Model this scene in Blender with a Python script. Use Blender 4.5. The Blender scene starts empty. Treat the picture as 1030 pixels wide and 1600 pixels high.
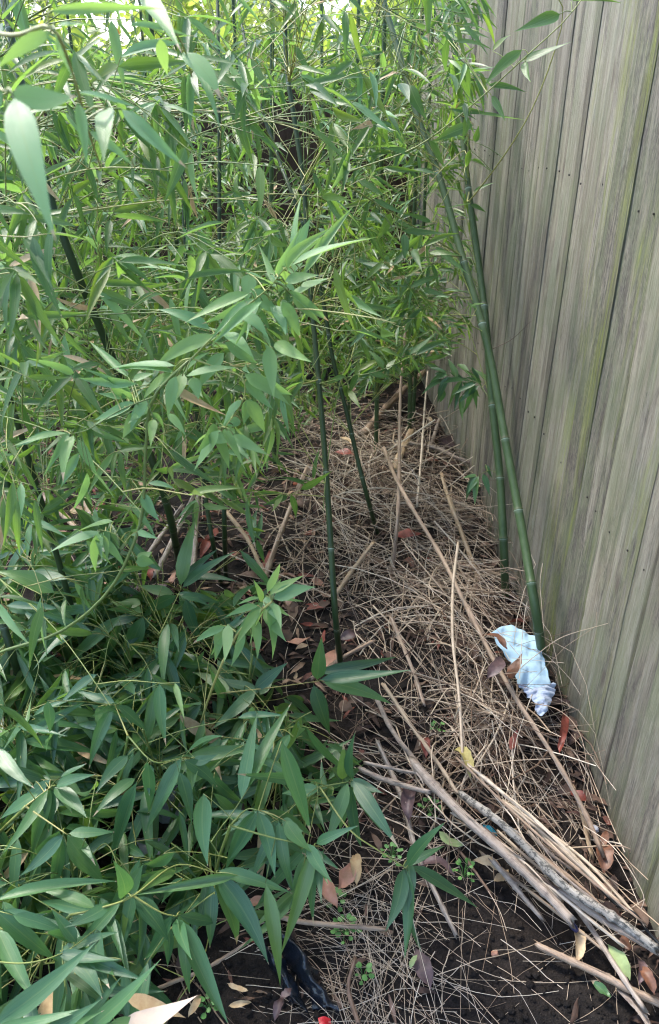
import bpy, math, random
import numpy as np
from mathutils import Vector, Matrix, noise as mnoise

rng = np.random.default_rng(7)
random.seed(7)
scene = bpy.context.scene
COL = scene.collection

# ------------------------------------------------------------------ camera
FPX = 1200.0
PITCH, YAW, CAMH = math.radians(28.6), math.radians(2.0), 1.6
Fh = np.array([math.sin(YAW), math.cos(YAW), 0.0])
RT = np.array([math.cos(YAW), -math.sin(YAW), 0.0])
ZU = np.array([0.0, 0.0, 1.0])
FW = Fh * math.cos(PITCH) - ZU * math.sin(PITCH)
UP = Fh * math.sin(PITCH) + ZU * math.cos(PITCH)
CAM = np.array([0.0, 0.0, CAMH])
cam_d = bpy.data.cameras.new('camera')
cam = bpy.data.objects.new('camera', cam_d)
COL.objects.link(cam)
cam.location = CAM
cam.rotation_euler = (math.pi / 2 - PITCH, 0, -YAW)
cam_d.sensor_fit = 'VERTICAL'
cam_d.sensor_height = 36.0
cam_d.lens = 36.0 * FPX / 1600.0
cam_d.clip_start = 0.02
cam_d.clip_end = 500
cam_d.dof.use_dof = True
cam_d.dof.focus_distance = 1.75
cam_d.dof.aperture_fstop = 8.0
scene.camera = cam

# ------------------------------------------------------------------ sky, sun, exposure
SUN_EL, SUN_AZ = math.radians(56), math.radians(-40)      # azimuth from +Y towards +X
w = bpy.data.worlds.new('World')
scene.world = w
w.use_nodes = True
wn, wl = w.node_tree.nodes, w.node_tree.links
bg = wn['Background']
sky = wn.new('ShaderNodeTexSky')
sky.sky_type = 'NISHITA'
sky.sun_disc = False
sky.sun_elevation = SUN_EL
sky.sun_rotation = SUN_AZ
sky.air_density = 1.0
sky.dust_density = 1.5
sky.ozone_density = 1.0
wl.new(sky.outputs[0], bg.inputs[0])
bg.inputs[1].default_value = 0.125
sun_d = bpy.data.lights.new('sun', 'SUN')
sun_d.energy = 1.5
sun_d.angle = math.radians(10)
sun_d.color = (1.0, 0.95, 0.86)
sun = bpy.data.objects.new('sun', sun_d)
COL.objects.link(sun)
sd = Vector((math.sin(SUN_AZ) * math.cos(SUN_EL), math.cos(SUN_AZ) * math.cos(SUN_EL), math.sin(SUN_EL)))
sun.rotation_euler = sd.to_track_quat('Z', 'Y').to_euler()
scene.view_settings.view_transform = 'Standard'
scene.view_settings.look = 'None'
scene.view_settings.gamma = 1.0
scene.view_settings.exposure = 2.5
scene.render.engine = 'CYCLES'
scene.cycles.max_bounces = 5
scene.cycles.diffuse_bounces = 4
scene.cycles.glossy_bounces = 2
scene.cycles.transmission_bounces = 4
scene.cycles.use_adaptive_sampling = True
scene.cycles.adaptive_threshold = 0.02
scene.cycles.filter_width = 1.15
scene.cycles.transparent_max_bounces = 4
scene.cycles.use_denoising = True

# ------------------------------------------------------------------ helpers: space
def ray(x, y):
    return FW + (x - 515.0) / FPX * RT + (800.0 - y) / FPX * UP
def D(x, y, d):                      # a point at depth d metres along the view axis
    return CAM + ray(x, y) * d
def G(x, y, z=0.0):                  # a point at height z
    r = ray(x, y)
    return CAM + r * ((z - CAMH) / r[2])
def proj(p):
    v = np.asarray(p) - CAM
    d = v @ FW
    return 515 + FPX * (v @ RT) / d, 800 - FPX * (v @ UP) / d, d
def unit(v):
    v = np.asarray(v, float)
    n = math.sqrt(v @ v)
    return v / n if n > 1e-9 else np.array([0, 0, 1.0])
FENCE_X = 0.755
def cross3(a, b):
    return np.array([a[1] * b[2] - a[2] * b[1], a[2] * b[0] - a[0] * b[2], a[0] * b[1] - a[1] * b[0]])
def gz(x, y):                        # height of the soil
    a = mnoise.noise(Vector((x * 1.3, y * 1.3, 2.1))) * 0.035
    b = mnoise.noise(Vector((x * 5.5, y * 5.5, 5.7))) * 0.014
    c = mnoise.noise(Vector((x * 17, y * 17, 9.3))) * 0.006
    heap = 0.05 * math.exp(-((x - 0.45) / 0.35) ** 2) * math.exp(-((y - 2.0) / 0.9) ** 2)
    return a + b + c + heap + 0.12 * math.exp(-((x - 0.40) / 0.32) ** 2) * math.exp(-((y - 3.1) / 0.5) ** 2)

# ------------------------------------------------------------------ helpers: nodes
def material(name):
    m = bpy.data.materials.new(name)
    m.use_nodes = True
    nt = m.node_tree
    b = nt.nodes['Principled BSDF']
    return m, nt, b
def N(nt, kind, **kw):
    n = nt.nodes.new('ShaderNode' + kind)
    for k, v in kw.items():
        if k == 'inp':
            for kk, vv in v.items():
                n.inputs[kk].default_value = vv
        else:
            setattr(n, k, v)
    return n
def ramp(nt, fac, stops, interp='LINEAR'):
    r = nt.nodes.new('ShaderNodeValToRGB')
    r.color_ramp.interpolation = interp
    e = r.color_ramp.elements
    while len(e) < len(stops):
        e.new(0.5)
    for i, (p, c) in enumerate(stops):
        e[i].position = p
        e[i].color = (*c, 1) if len(c) == 3 else c
    nt.links.new(fac, r.inputs[0])
    return r.outputs[0]
def math_(nt, op, a, b=None, clamp=False):
    n = nt.nodes.new('ShaderNodeMath')
    n.operation = op
    n.use_clamp = clamp
    for i, v in enumerate((a, b)):
        if v is None: continue
        if isinstance(v, (int, float)): n.inputs[i].default_value = v
        else: nt.links.new(v, n.inputs[i])
    return n.outputs[0]
def mix(nt, fac, a, b, mode='MIX'):
    n = nt.nodes.new('ShaderNodeMix')
    n.data_type = 'RGBA'
    n.blend_type = mode
    for i, v in ((0, fac), (6, a), (7, b)):
        if isinstance(v, (int, float)): n.inputs[i].default_value = v
        elif isinstance(v, tuple): n.inputs[i].default_value = (*v, 1) if len(v) == 3 else v
        else: nt.links.new(v, n.inputs[i])
    return n.outputs[2]
def noise_tex(nt, vec, scale, detail=4, rough=0.55, dist=0.0):
    n = nt.nodes.new('ShaderNodeTexNoise')
    n.inputs['Scale'].default_value = scale
    n.inputs['Detail'].default_value = detail
    n.inputs['Roughness'].default_value = rough
    n.inputs['Distortion'].default_value = dist
    if vec is not None: nt.links.new(vec, n.inputs['Vector'])
    return n.outputs[0]
def mapping(nt, vec, scale=(1, 1, 1), loc=None):
    n = nt.nodes.new('ShaderNodeMapping')
    n.inputs['Scale'].default_value = scale
    nt.links.new(vec, n.inputs['Vector'])
    if loc is not None:
        nt.links.new(loc, n.inputs['Location'])
    return n.outputs[0]
def bump(nt, h, strength, dist=0.01, normal=None):
    n = nt.nodes.new('ShaderNodeBump')
    n.inputs['Strength'].default_value = strength
    n.inputs['Distance'].default_value = dist
    nt.links.new(h, n.inputs['Height'])
    return n.outputs[0]
def rand_piece(nt):                  # a random number for each piece, joined or single
    g = nt.nodes.new('ShaderNodeNewGeometry')
    o = nt.nodes.new('ShaderNodeObjectInfo')
    return math_(nt, 'FRACT', math_(nt, 'ADD', g.outputs['Random Per Island'], o.outputs['Random']))

# ------------------------------------------------------------------ materials
def leaf_material(name, stops, back, trans, tr=0.36, tip=0.93, rough=0.38, spec=0.42):
    m, nt, b = material(name)
    L = nt.links
    r = rand_piece(nt)
    r2 = math_(nt, 'FRACT', math_(nt, 'MULTIPLY', r, 17.31))
    uv = N(nt, 'UVMap').outputs[0]
    sep = N(nt, 'SeparateXYZ')
    L.new(uv, sep.inputs[0])
    u, v = sep.outputs[0], sep.outputs[1]
    tc = N(nt, 'TexCoord').outputs['Object']
    geo = N(nt, 'NewGeometry')
    pos = geo.outputs['Position']
    col = ramp(nt, r, stops)
    # blotches and faint parallel veins
    bl = noise_tex(nt, pos, 26, 2, 0.6)
    col = mix(nt, math_(nt, 'MULTIPLY', bl, 0.35), col, (0.02, 0.055, 0.018))
    of = N(nt, 'CombineXYZ'); L.new(math_(nt, 'MULTIPLY', r, 91.0), of.inputs[0]); L.new(math_(nt, 'MULTIPLY', r2, 57.0), of.inputs[1])
    vein = noise_tex(nt, mapping(nt, uv, (26, 1.1, 1), of.outputs[0]), 1.0, 3, 0.7)
    vm = ramp(nt, vein, [(0.36, (0, 0, 0)), (0.66, (1, 1, 1))])
    col = mix(nt, math_(nt, 'MULTIPLY', vm, 0.30), mix(nt, 1.0, col, (0.86, 0.86, 0.86), 'MULTIPLY'), (0.17, 0.26, 0.11))
    rib = math_(nt, 'LESS_THAN', math_(nt, 'ABSOLUTE', math_(nt, 'SUBTRACT', u, 0.5)), 0.035)
    col = mix(nt, math_(nt, 'MULTIPLY', rib, 0.40), col, (0.16, 0.25, 0.09))
    col = mix(nt, geo.outputs['Backfacing'], col, mix(nt, 0.45, col, back))
    # dry tips and scorched margins
    n1 = bl
    tv = math_(nt, 'ADD', v, math_(nt, 'MULTIPLY', math_(nt, 'SUBTRACT', n1, 0.5), 0.10))
    lim = math_(nt, 'SUBTRACT', 1.0, math_(nt, 'ADD', math_(nt, 'MULTIPLY', r2, 0.05), math_(nt, 'MULTIPLY', math_(nt, 'POWER', r2, 14.0), 0.14)))
    dry = math_(nt, 'GREATER_THAN', tv, lim)
    col = mix(nt, dry, col, (0.46, 0.36, 0.22))
    L.new(col, b.inputs['Base Color'])
    b.inputs['Roughness'].default_value = rough
    b.inputs['Specular IOR Level'].default_value = spec
    bn = bump(nt, vein, 0.30, 0.0016)
    L.new(bn, b.inputs['Normal'])
    t = N(nt, 'BsdfTranslucent')
    L.new(mix(nt, dry, mix(nt, 0.5, mix(nt, 1.0, col, (2.2, 2.2, 1.2), 'MULTIPLY'), trans), (0.40, 0.30, 0.14)), t.inputs[0])
    ms = N(nt, 'MixShader')
    ms.inputs[0].default_value = tr
    L.new(b.outputs[0], ms.inputs[1]); L.new(t.outputs[0], ms.inputs[2])
    L.new(ms.outputs[0], nt.nodes['Material Output'].inputs[0])
    return m

M = {}
M['leaf'] = leaf_material('bamboo_leaf', [(0.0, (0.034, 0.104, 0.038)), (0.3, (0.050, 0.140, 0.042)), (0.6, (0.078, 0.172, 0.044)),
                          (0.86, (0.115, 0.205, 0.038)), (1.0, (0.19, 0.245, 0.034))], (0.13, 0.24, 0.13), (0.26, 0.43, 0.04), 0.46, rough=0.36)
M['young'] = leaf_material('young_bamboo_leaf', [(0.0, (0.165, 0.345, 0.170)), (0.5, (0.200, 0.385, 0.165)), (1.0, (0.25, 0.40, 0.125))],
                           (0.20, 0.31, 0.19), (0.26, 0.42, 0.08), 0.38, rough=0.42)
M['broad'] = leaf_material('broad_bamboo_leaf', [(0.0, (0.034, 0.122, 0.058)), (0.45, (0.052, 0.168, 0.068)), (0.8, (0.085, 0.215, 0.064)), (1.0, (0.15, 0.26, 0.055))],
                           (0.14, 0.24, 0.16), (0.15, 0.31, 0.05), 0.30, rough=0.34, spec=0.62)

def dry_material(name, stops, rough=0.75, tr=0.12, spot=(0.10, 0.05, 0.03)):
    m, nt, b = material(name)
    L = nt.links
    r = rand_piece(nt)
    pos = N(nt, 'NewGeometry').outputs['Position']
    col = ramp(nt, r, stops)
    n = noise_tex(nt, pos, 55, 4, 0.65)
    col = mix(nt, ramp(nt, n, [(0.42, (0, 0, 0)), (0.68, (0.75, 0.75, 0.75))]), col, spot)
    L.new(col, b.inputs['Base Color'])
    b.inputs['Roughness'].default_value = rough
    L.new(bump(nt, noise_tex(nt, pos, 160, 3), 0.4, 0.002), b.inputs['Normal'])
    if tr:
        t = N(nt, 'BsdfTranslucent'); L.new(col, t.inputs[0])
        ms = N(nt, 'MixShader'); ms.inputs[0].default_value = tr
        L.new(b.outputs[0], ms.inputs[1]); L.new(t.outputs[0], ms.inputs[2])
        L.new(ms.outputs[0], nt.nodes['Material Output'].inputs[0])
    return m
M['litter'] = dry_material('leaf_litter', [(0.0, (0.03, 0.018, 0.014)), (0.3, (0.06, 0.035, 0.026)), (0.6, (0.11, 0.065, 0.046)), (0.8, (0.20, 0.135, 0.09)),
                           (0.90, (0.27, 0.17, 0.125)), (0.96, (0.18, 0.05, 0.035)), (1.0, (0.24, 0.07, 0.045))])
M['bright_litter'] = dry_material('bright_leaf_litter', [(0.0, (0.40, 0.24, 0.17)), (0.35, (0.44, 0.32, 0.20)), (0.6, (0.36, 0.17, 0.12)), (0.8, (0.24, 0.05, 0.035)), (1.0, (0.30, 0.09, 0.05))], spot=(0.16, 0.08, 0.05))
M['tan_leaf'] = dry_material('tan_dead_leaf', [(0, (0.46, 0.33, 0.18)), (1, (0.58, 0.43, 0.26))], spot=(0.36, 0.22, 0.11))
M['pale_leaf'] = dry_material('bleached_leaf', [(0, (0.46, 0.37, 0.30)), (1, (0.50, 0.41, 0.33))], spot=(0.58, 0.42, 0.32))
M['red_leaf'] = dry_material('red_dead_leaf', [(0, (0.17, 0.038, 0.026)), (1, (0.26, 0.055, 0.035))], spot=(0.08, 0.028, 0.018), rough=0.55)
M['pink_leaf'] = dry_material('pink_dead_leaf', [(0, (0.42, 0.20, 0.14)), (1, (0.50, 0.26, 0.18))], spot=(0.30, 0.17, 0.09), rough=0.6)
M['brown_leaf'] = dry_material('brown_dead_leaf', [(0, (0.13, 0.055, 0.03)), (1, (0.20, 0.085, 0.045))], spot=(0.05, 0.025, 0.018), rough=0.5)
M['plum_leaf'] = dry_material('purple_dead_leaf', [(0, (0.10, 0.062, 0.062)), (1, (0.15, 0.09, 0.088))], spot=(0.05, 0.032, 0.034), rough=0.5)
M['yellow_leaf'] = dry_material('yellow_dead_leaf', [(0, (0.40, 0.34, 0.10)), (1, (0.46, 0.38, 0.15))], spot=(0.28, 0.22, 0.08))
M['limp_leaf'] = dry_material('pale_green_leaf', [(0, (0.26, 0.34, 0.14)), (1, (0.30, 0.38, 0.17))], spot=(0.22, 0.27, 0.11))
M['orange_leaf'] = dry_material('orange_leaf', [(0, (0.65, 0.20, 0.03)), (1, (0.75, 0.26, 0.04))], spot=(0.5, 0.12, 0.02), tr=0.35)

def stem_material(name, stops, spot, amount=(0.45, 0.75), rough=0.6, sc=45, fib=False):
    m, nt, b = material(name)
    L = nt.links
    r = rand_piece(nt)
    pos = N(nt, 'NewGeometry').outputs['Position']
    col = ramp(nt, r, stops)
    n = noise_tex(nt, pos, sc, 5, 0.7)
    col = mix(nt, ramp(nt, n, [(amount[0], (0, 0, 0)), (amount[1], (0.85, 0.85, 0.85))]), col, spot)
    n2 = noise_tex(nt, pos, 9, 2)
    col = mix(nt, math_(nt, 'MULTIPLY', n2, 0.45), col, mix(nt, 1.0, col, (0.45, 0.42, 0.40), 'MULTIPLY'))
    if fib:
        uv = N(nt, 'UVMap').outputs[0]
        f1 = noise_tex(nt, mapping(nt, uv, (16, 3.0, 1)), 1.0, 6, 0.7, 0.6)
        f2 = noise_tex(nt, mapping(nt, uv, (5, 9, 1)), 1.0, 5, 0.65, 1.0)
        col = mix(nt, ramp(nt, f1, [(0.36, (0.75, 0.75, 0.75)), (0.52, (0, 0, 0))]), col, mix(nt, 1.0, col, (0.30, 0.25, 0.22), 'MULTIPLY'))
        col = mix(nt, ramp(nt, f2, [(0.52, (0, 0, 0)), (0.66, (0.6, 0.6, 0.6))]), col, mix(nt, 0.5, col, (0.62, 0.56, 0.52)))
        n = math_(nt, 'ADD', n, math_(nt, 'MULTIPLY', f1, 1.4))
    L.new(col, b.inputs['Base Color'])
    b.inputs['Roughness'].default_value = rough
    L.new(bump(nt, n, 0.5 if fib else 0.35, 0.004 if fib else 0.003), b.inputs['Normal'])
    return m
M['straw'] = stem_material('dry_straw', [(0, (0.05, 0.032, 0.024)), (0.22, (0.16, 0.10, 0.064)), (0.42, (0.40, 0.295, 0.20)), (0.72, (0.60, 0.475, 0.345)), (1, (0.70, 0.60, 0.48))], (0.14, 0.09, 0.065), (0.50, 0.85))
M['pale_straw'] = stem_material('pale_straw', [(0, (0.24, 0.165, 0.11)), (0.35, (0.50, 0.38, 0.265)), (0.75, (0.64, 0.52, 0.39)), (1, (0.70, 0.61, 0.50))], (0.20, 0.14, 0.10), (0.55, 0.85))
M['cane'] = stem_material('dry_cane', [(0, (0.36, 0.24, 0.16)), (0.5, (0.43, 0.31, 0.215)), (1, (0.40, 0.30, 0.23))], (0.20, 0.115, 0.075), (0.5, 0.8), fib=True)
M['split'] = stem_material('split_cane', [(0, (0.42, 0.29, 0.165)), (1, (0.46, 0.33, 0.20))], (0.36, 0.23, 0.12), (0.55, 0.85), fib=True)
M['greycane'] = stem_material('grey_cane', [(0, (0.40, 0.315, 0.25)), (1, (0.50, 0.41, 0.335))], (0.17, 0.125, 0.105), (0.46, 0.70), fib=True)
M['speckled'] = stem_material('lichen_cane', [(0, (0.36, 0.33, 0.285)), (1, (0.38, 0.345, 0.295))], (0.035, 0.035, 0.03), (0.50, 0.56), sc=70, fib=True)
M['twig'] = stem_material('green_twig', [(0, (0.10, 0.15, 0.035)), (0.5, (0.20, 0.25, 0.06)), (0.8, (0.32, 0.33, 0.09)), (1, (0.42, 0.37, 0.14))], (0.10, 0.12, 0.03), (0.5, 0.8), 0.45)
M['redbud'] = stem_material('brown_twig', [(0, (0.20, 0.12, 0.08)), (1, (0.28, 0.17, 0.10))], (0.10, 0.06, 0.04))

def culm_material(name, base, ringdark, streak):
    m, nt, b = material(name)
    L = nt.links
    uv = N(nt, 'UVMap').outputs[0]
    sep = N(nt, 'SeparateXYZ'); L.new(uv, sep.inputs[0])
    v = sep.outputs[1]                                   # v: 0..1 within an internode
    pos = N(nt, 'NewGeometry').outputs['Position']
    n = noise_tex(nt, mapping(nt, pos, (40, 40, 6)), 1.0, 5, 0.65)
    col = mix(nt, ramp(nt, n, [(0.35, (0, 0, 0)), (0.75, (1, 1, 1))]), base, streak)
    n3 = noise_tex(nt, pos, 7, 3)
    col = mix(nt, math_(nt, 'MULTIPLY', n3, 0.5), col, ringdark)
    # pale bloom just under the node
    bl = ramp(nt, v, [(0.93, (0, 0, 0)), (0.975, (0.22, 0.22, 0.22)), (0.981, (0.85, 0.85, 0.85)), (0.989, (0.85, 0.85, 0.85)), (0.9905, (0, 0, 0))])
    col = mix(nt, bl, col, (0.34, 0.40, 0.32))
    dk = ramp(nt, v, [(0.0, (1, 1, 1)), (0.012, (0.8, 0.8, 0.8)), (0.035, (0, 0, 0))])
    col = mix(nt, dk, col, (0.10, 0.085, 0.05))
    L.new(col, b.inputs['Base Color'])
    b.inputs['Roughness'].default_value = 0.45
    b.inputs['Specular IOR Level'].default_value = 0.3
    L.new(bump(nt, n, 0.12, 0.002), b.inputs['Normal'])
    return m
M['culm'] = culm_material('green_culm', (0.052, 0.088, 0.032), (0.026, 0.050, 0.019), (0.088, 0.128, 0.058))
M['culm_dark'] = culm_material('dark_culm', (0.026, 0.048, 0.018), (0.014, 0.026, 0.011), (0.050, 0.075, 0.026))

def wood_material(name, brown=False):
    m, nt, b = material(name)
    L = nt.links
    pos = N(nt, 'NewGeometry').outputs['Position']
    tc = N(nt, 'TexCoord').outputs['Object']
    sep = N(nt, 'SeparateXYZ'); L.new(tc, sep.inputs[0])
    ly = sep.outputs[1]                                   # across the board, metres
    oi = N(nt, 'ObjectInfo')
    rnd = oi.outputs['Random']
    off = N(nt, 'CombineXYZ')
    L.new(math_(nt, 'MULTIPLY', rnd, 37.0), off.inputs[1]); L.new(math_(nt, 'MULTIPLY', rnd, 11.0), off.inputs[2])
    o_ = off.outputs[0]
    broad = noise_tex(nt, mapping(nt, pos, (24, 24, 0.8), o_), 1.0, 3, 0.5, 0.6)
    grain = noise_tex(nt, mapping(nt, pos, (100, 100, 4.0), o_), 1.0, 6, 0.66, 0.7)
    fine = noise_tex(nt, mapping(nt, pos, (260, 260, 22), o_), 1.0, 4, 0.7)
    speck = noise_tex(nt, mapping(nt, pos, (240, 240, 60), o_), 1.0, 3, 0.6)
    cloud = noise_tex(nt, mapping(nt, pos, (9, 9, 3.6), o_), 1.0, 6, 0.68)
    g2 = math_(nt, 'ADD', math_(nt, 'MULTIPLY', broad, 0.38), math_(nt, 'ADD', math_(nt, 'MULTIPLY', grain, 0.27), math_(nt, 'MULTIPLY', cloud, 0.35)))
    if brown:
        col = ramp(nt, g2, [(0.3, (0.040, 0.024, 0.017)), (0.5, (0.066, 0.038, 0.026)), (0.7, (0.10, 0.06, 0.042))])
    else:
        col = ramp(nt, g2, [(0.34, (0.130, 0.111, 0.086)), (0.45, (0.220, 0.197, 0.157)), (0.54, (0.292, 0.266, 0.217)), (0.66, (0.392, 0.362, 0.305))])
        rb = ramp(nt, rnd, [(0.0, (0.78, 0.77, 0.77)), (0.35, (0.93, 0.93, 0.92)), (0.7, (1.0, 1.0, 1.0)), (1.0, (1.12, 1.09, 1.04))])
        col = mix(nt, 1.0, col, rb, 'MULTIPLY')
    col = mix(nt, ramp(nt, fine, [(0.32, (0.55, 0.55, 0.55)), (0.50, (0, 0, 0))]), col, mix(nt, 1.0, col, (0.42, 0.40, 0.38), 'MULTIPLY'))
    # open cracks along the grain
    crack = noise_tex(nt, mapping(nt, pos, (150, 150, 1.5), o_), 1.0, 2, 0.5, 0.3)
    cm = ramp(nt, crack, [(0.20, (0.9, 0.9, 0.9)), (0.27, (0, 0, 0))])
    col = mix(nt, cm, col, (0.045, 0.038, 0.03))
    if not brown:
        # thin shadow line of each lap joint, painted into the board colour
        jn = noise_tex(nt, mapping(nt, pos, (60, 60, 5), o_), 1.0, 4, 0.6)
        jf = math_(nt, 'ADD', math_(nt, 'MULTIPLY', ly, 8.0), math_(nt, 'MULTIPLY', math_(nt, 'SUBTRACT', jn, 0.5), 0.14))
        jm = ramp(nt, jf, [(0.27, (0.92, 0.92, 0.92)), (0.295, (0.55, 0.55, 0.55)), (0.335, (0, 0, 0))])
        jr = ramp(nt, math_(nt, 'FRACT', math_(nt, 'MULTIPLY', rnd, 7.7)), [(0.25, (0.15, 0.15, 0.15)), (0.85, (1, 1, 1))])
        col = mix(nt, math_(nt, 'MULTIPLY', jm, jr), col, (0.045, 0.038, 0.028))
        # soot-grey weathering in blotchy runs
        soot = noise_tex(nt, mapping(nt, pos, (18, 18, 2.6), o_), 1.0, 8, 0.76, 0.5)
        ob = N(nt, 'Attribute', attribute_type='OBJECT', attribute_name='weathering')
        sf = math_(nt, 'ADD', soot, math_(nt, 'MULTIPLY', ob.outputs['Fac'], 0.17))
        sm = ramp(nt, sf, [(0.50, (0, 0, 0)), (0.66, (0.9, 0.9, 0.9))])
        col = mix(nt, math_(nt, 'MULTIPLY', sm, ramp(nt, speck, [(0.3, (0.45, 0.45, 0.45)), (0.62, (1, 1, 1))])), col, (0.055, 0.048, 0.045))
        # thin dull green film in patches
        col = mix(nt, ramp(nt, cloud, [(0.44, (0, 0, 0)), (0.62, (0.6, 0.6, 0.6))]), col, (0.120, 0.138, 0.075))
        # bright algae, thickest in the groove beside the overlapping board
        alg0 = noise_tex(nt, mapping(nt, pos, (44, 44, 3.2), o_), 1.0, 7, 0.72, 0.8)
        alg1 = noise_tex(nt, mapping(nt, pos, (3, 3, 2.2), o_), 1.0, 3, 0.6)
        alg = math_(nt, 'ADD', alg0, math_(nt, 'MULTIPLY', math_(nt, 'SUBTRACT', alg1, 0.5), 0.45))
        oa = N(nt, 'Attribute', attribute_type='OBJECT', attribute_name='algae')
        groove = ramp(nt, math_(nt, 'MULTIPLY', ly, 8.0), [(0.20, (1, 1, 1)), (0.40, (0.7, 0.7, 0.7)), (0.85, (0.2, 0.2, 0.2))])
        af = math_(nt, 'ADD', alg, math_(nt, 'MULTIPLY', math_(nt, 'SUBTRACT', math_(nt, 'ADD', oa.outputs['Fac'], groove), 1.30), 0.17))
        am = ramp(nt, af, [(0.51, (0, 0, 0)), (0.64, (0.35, 0.35, 0.35)), (0.78, (0.85, 0.85, 0.85))])
        col = mix(nt, math_(nt, 'MULTIPLY', am, ramp(nt, fine, [(0.3, (0.45, 0.45, 0.45)), (0.6, (1, 1, 1))])), col, (0.205, 0.230, 0.050))
        # pale lichen dust
        dust = noise_tex(nt, mapping(nt, pos, (20, 20, 5), o_), 1.0, 5, 0.7)
        col = mix(nt, ramp(nt, dust, [(0.60, (0, 0, 0)), (0.74, (0.45, 0.45, 0.45))]), col, (0.30, 0.315, 0.27))
        kn = N(nt, 'TexVoronoi', feature='F1', inp={'Scale': 1.0})
        L.new(mapping(nt, pos, (9, 9, 3.2), o_), kn.inputs['Vector'])
        km = ramp(nt, kn.outputs['Distance'], [(0.05, (0.75, 0.75, 0.75)), (0.14, (0, 0, 0))])
        col = mix(nt, km, col, (0.10, 0.08, 0.065))
    L.new(col, b.inputs['Base Color'])
    b.inputs['Roughness'].default_value = 0.85
    b.inputs['Specular IOR Level'].default_value = 0.3
    hh = math_(nt, 'SUBTRACT', math_(nt, 'ADD', math_(nt, 'MULTIPLY', broad, 1.6), math_(nt, 'ADD', grain, math_(nt, 'MULTIPLY', fine, 0.4))), math_(nt, 'MULTIPLY', cm, 0.8))
    L.new(bump(nt, hh, 0.75, 0.006), b.inputs['Normal'])
    return m
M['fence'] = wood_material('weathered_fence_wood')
M['backfence'] = wood_material('brown_fence_wood', brown=True)

def simple(name, col, rough=0.6, metal=0.0, nsc=30, namt=0.35, col2=None, bs=0.3, bscale=120, spec=0.5):
    m, nt, b = material(name)
    pos = N(nt, 'NewGeometry').outputs['Position']
    n = noise_tex(nt, pos, nsc, 4, 0.6)
    c2 = col2 or tuple(c * 0.45 for c in col)
    nt.links.new(mix(nt, ramp(nt, n, [(0.35, (0, 0, 0)), (0.75, (namt * 2, namt * 2, namt * 2))]), col, c2), b.inputs['Base Color'])
    b.inputs['Roughness'].default_value = rough
    b.inputs['Metallic'].default_value = metal
    b.inputs['Specular IOR Level'].default_value = spec
    nt.links.new(bump(nt, noise_tex(nt, pos, bscale, 3), bs, 0.003), b.inputs['Normal'])
    return m
M['nail'] = simple('rusty_nail', (0.022, 0.016, 0.014), 0.7)
M['rag'] = simple('pale_blue_cloth', (0.38, 0.53, 0.62), 0.85, nsc=40, namt=0.2, col2=(0.25, 0.42, 0.56), bscale=260)
M['rag_dirty'] = simple('lilac_cloth', (0.40, 0.47, 0.57), 0.85, nsc=40, namt=0.3, col2=(0.28, 0.29, 0.40), bscale=260)
M['bag'] = simple('navy_plastic_bag', (0.006, 0.008, 0.012), 0.25, nsc=30, namt=0.3, col2=(0.012, 0.018, 0.03), bs=0.7, bscale=60)
M['stone'] = simple('pale_stone', (0.36, 0.36, 0.39), 0.7, nsc=18, namt=0.25, col2=(0.22, 0.21, 0.22))
M['paper'] = simple('white_paper', (0.62, 0.66, 0.70), 0.7, nsc=25, namt=0.2)
M['teal'] = simple('teal_plastic', (0.015, 0.16, 0.24), 0.18, nsc=20, namt=0.2)
M['redpack'] = simple('red_wrapper', (0.55, 0.02, 0.03), 0.3, nsc=20, namt=0.2)
M['cable'] = simple('black_cable', (0.012, 0.012, 0.013), 0.45)
M['metal'] = simple('dull_metal', (0.5, 0.55, 0.6), 0.35, 0.9, nsc=60)
M['navy'] = simple('navy_plastic', (0.02, 0.025, 0.10), 0.35)
M['weed'] = simple('seedling_green', (0.10, 0.25, 0.055), 0.5, nsc=40, namt=0.15)
M['shrub'] = leaf_material('sunlit_shrub_leaf', [(0.0, (0.15, 0.21, 0.03)), (0.5, (0.24, 0.31, 0.045)), (1.0, (0.36, 0.40, 0.06))], (0.2, 0.28, 0.12), (0.46, 0.54, 0.07), 0.5)
M['bark'] = simple('shrub_bark', (0.12, 0.09, 0.06), 0.85)

m, nt, b = material('dark_soil')
pos = N(nt, 'NewGeometry').outputs['Position']
n1 = noise_tex(nt, pos, 38, 6, 0.7)
n2 = noise_tex(nt, pos, 2.2, 4, 0.6)
n4 = noise_tex(nt, pos, 300, 2, 0.6)
col = ramp(nt, n1, [(0.3, (0.010, 0.008, 0.008)), (0.55, (0.022, 0.018, 0.016)), (0.75, (0.045, 0.036, 0.030))])
col = mix(nt, ramp(nt, n2, [(0.45, (0, 0, 0)), (0.65, (0.5, 0.5, 0.5))]), col, (0.055, 0.038, 0.028))
col = mix(nt, ramp(nt, n4, [(0.68, (0, 0, 0)), (0.74, (0.6, 0.6, 0.6))]), col, (0.12, 0.10, 0.085))
nt.links.new(col, b.inputs['Base Color'])
b.inputs['Roughness'].default_value = 0.95
b.inputs['Specular IOR Level'].default_value = 0.2
nt.links.new(bump(nt, math_(nt, 'ADD', n1, math_(nt, 'MULTIPLY', n4, 0.4)), 0.9, 0.02), b.inputs['Normal'])
M['soil'] = m

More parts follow.
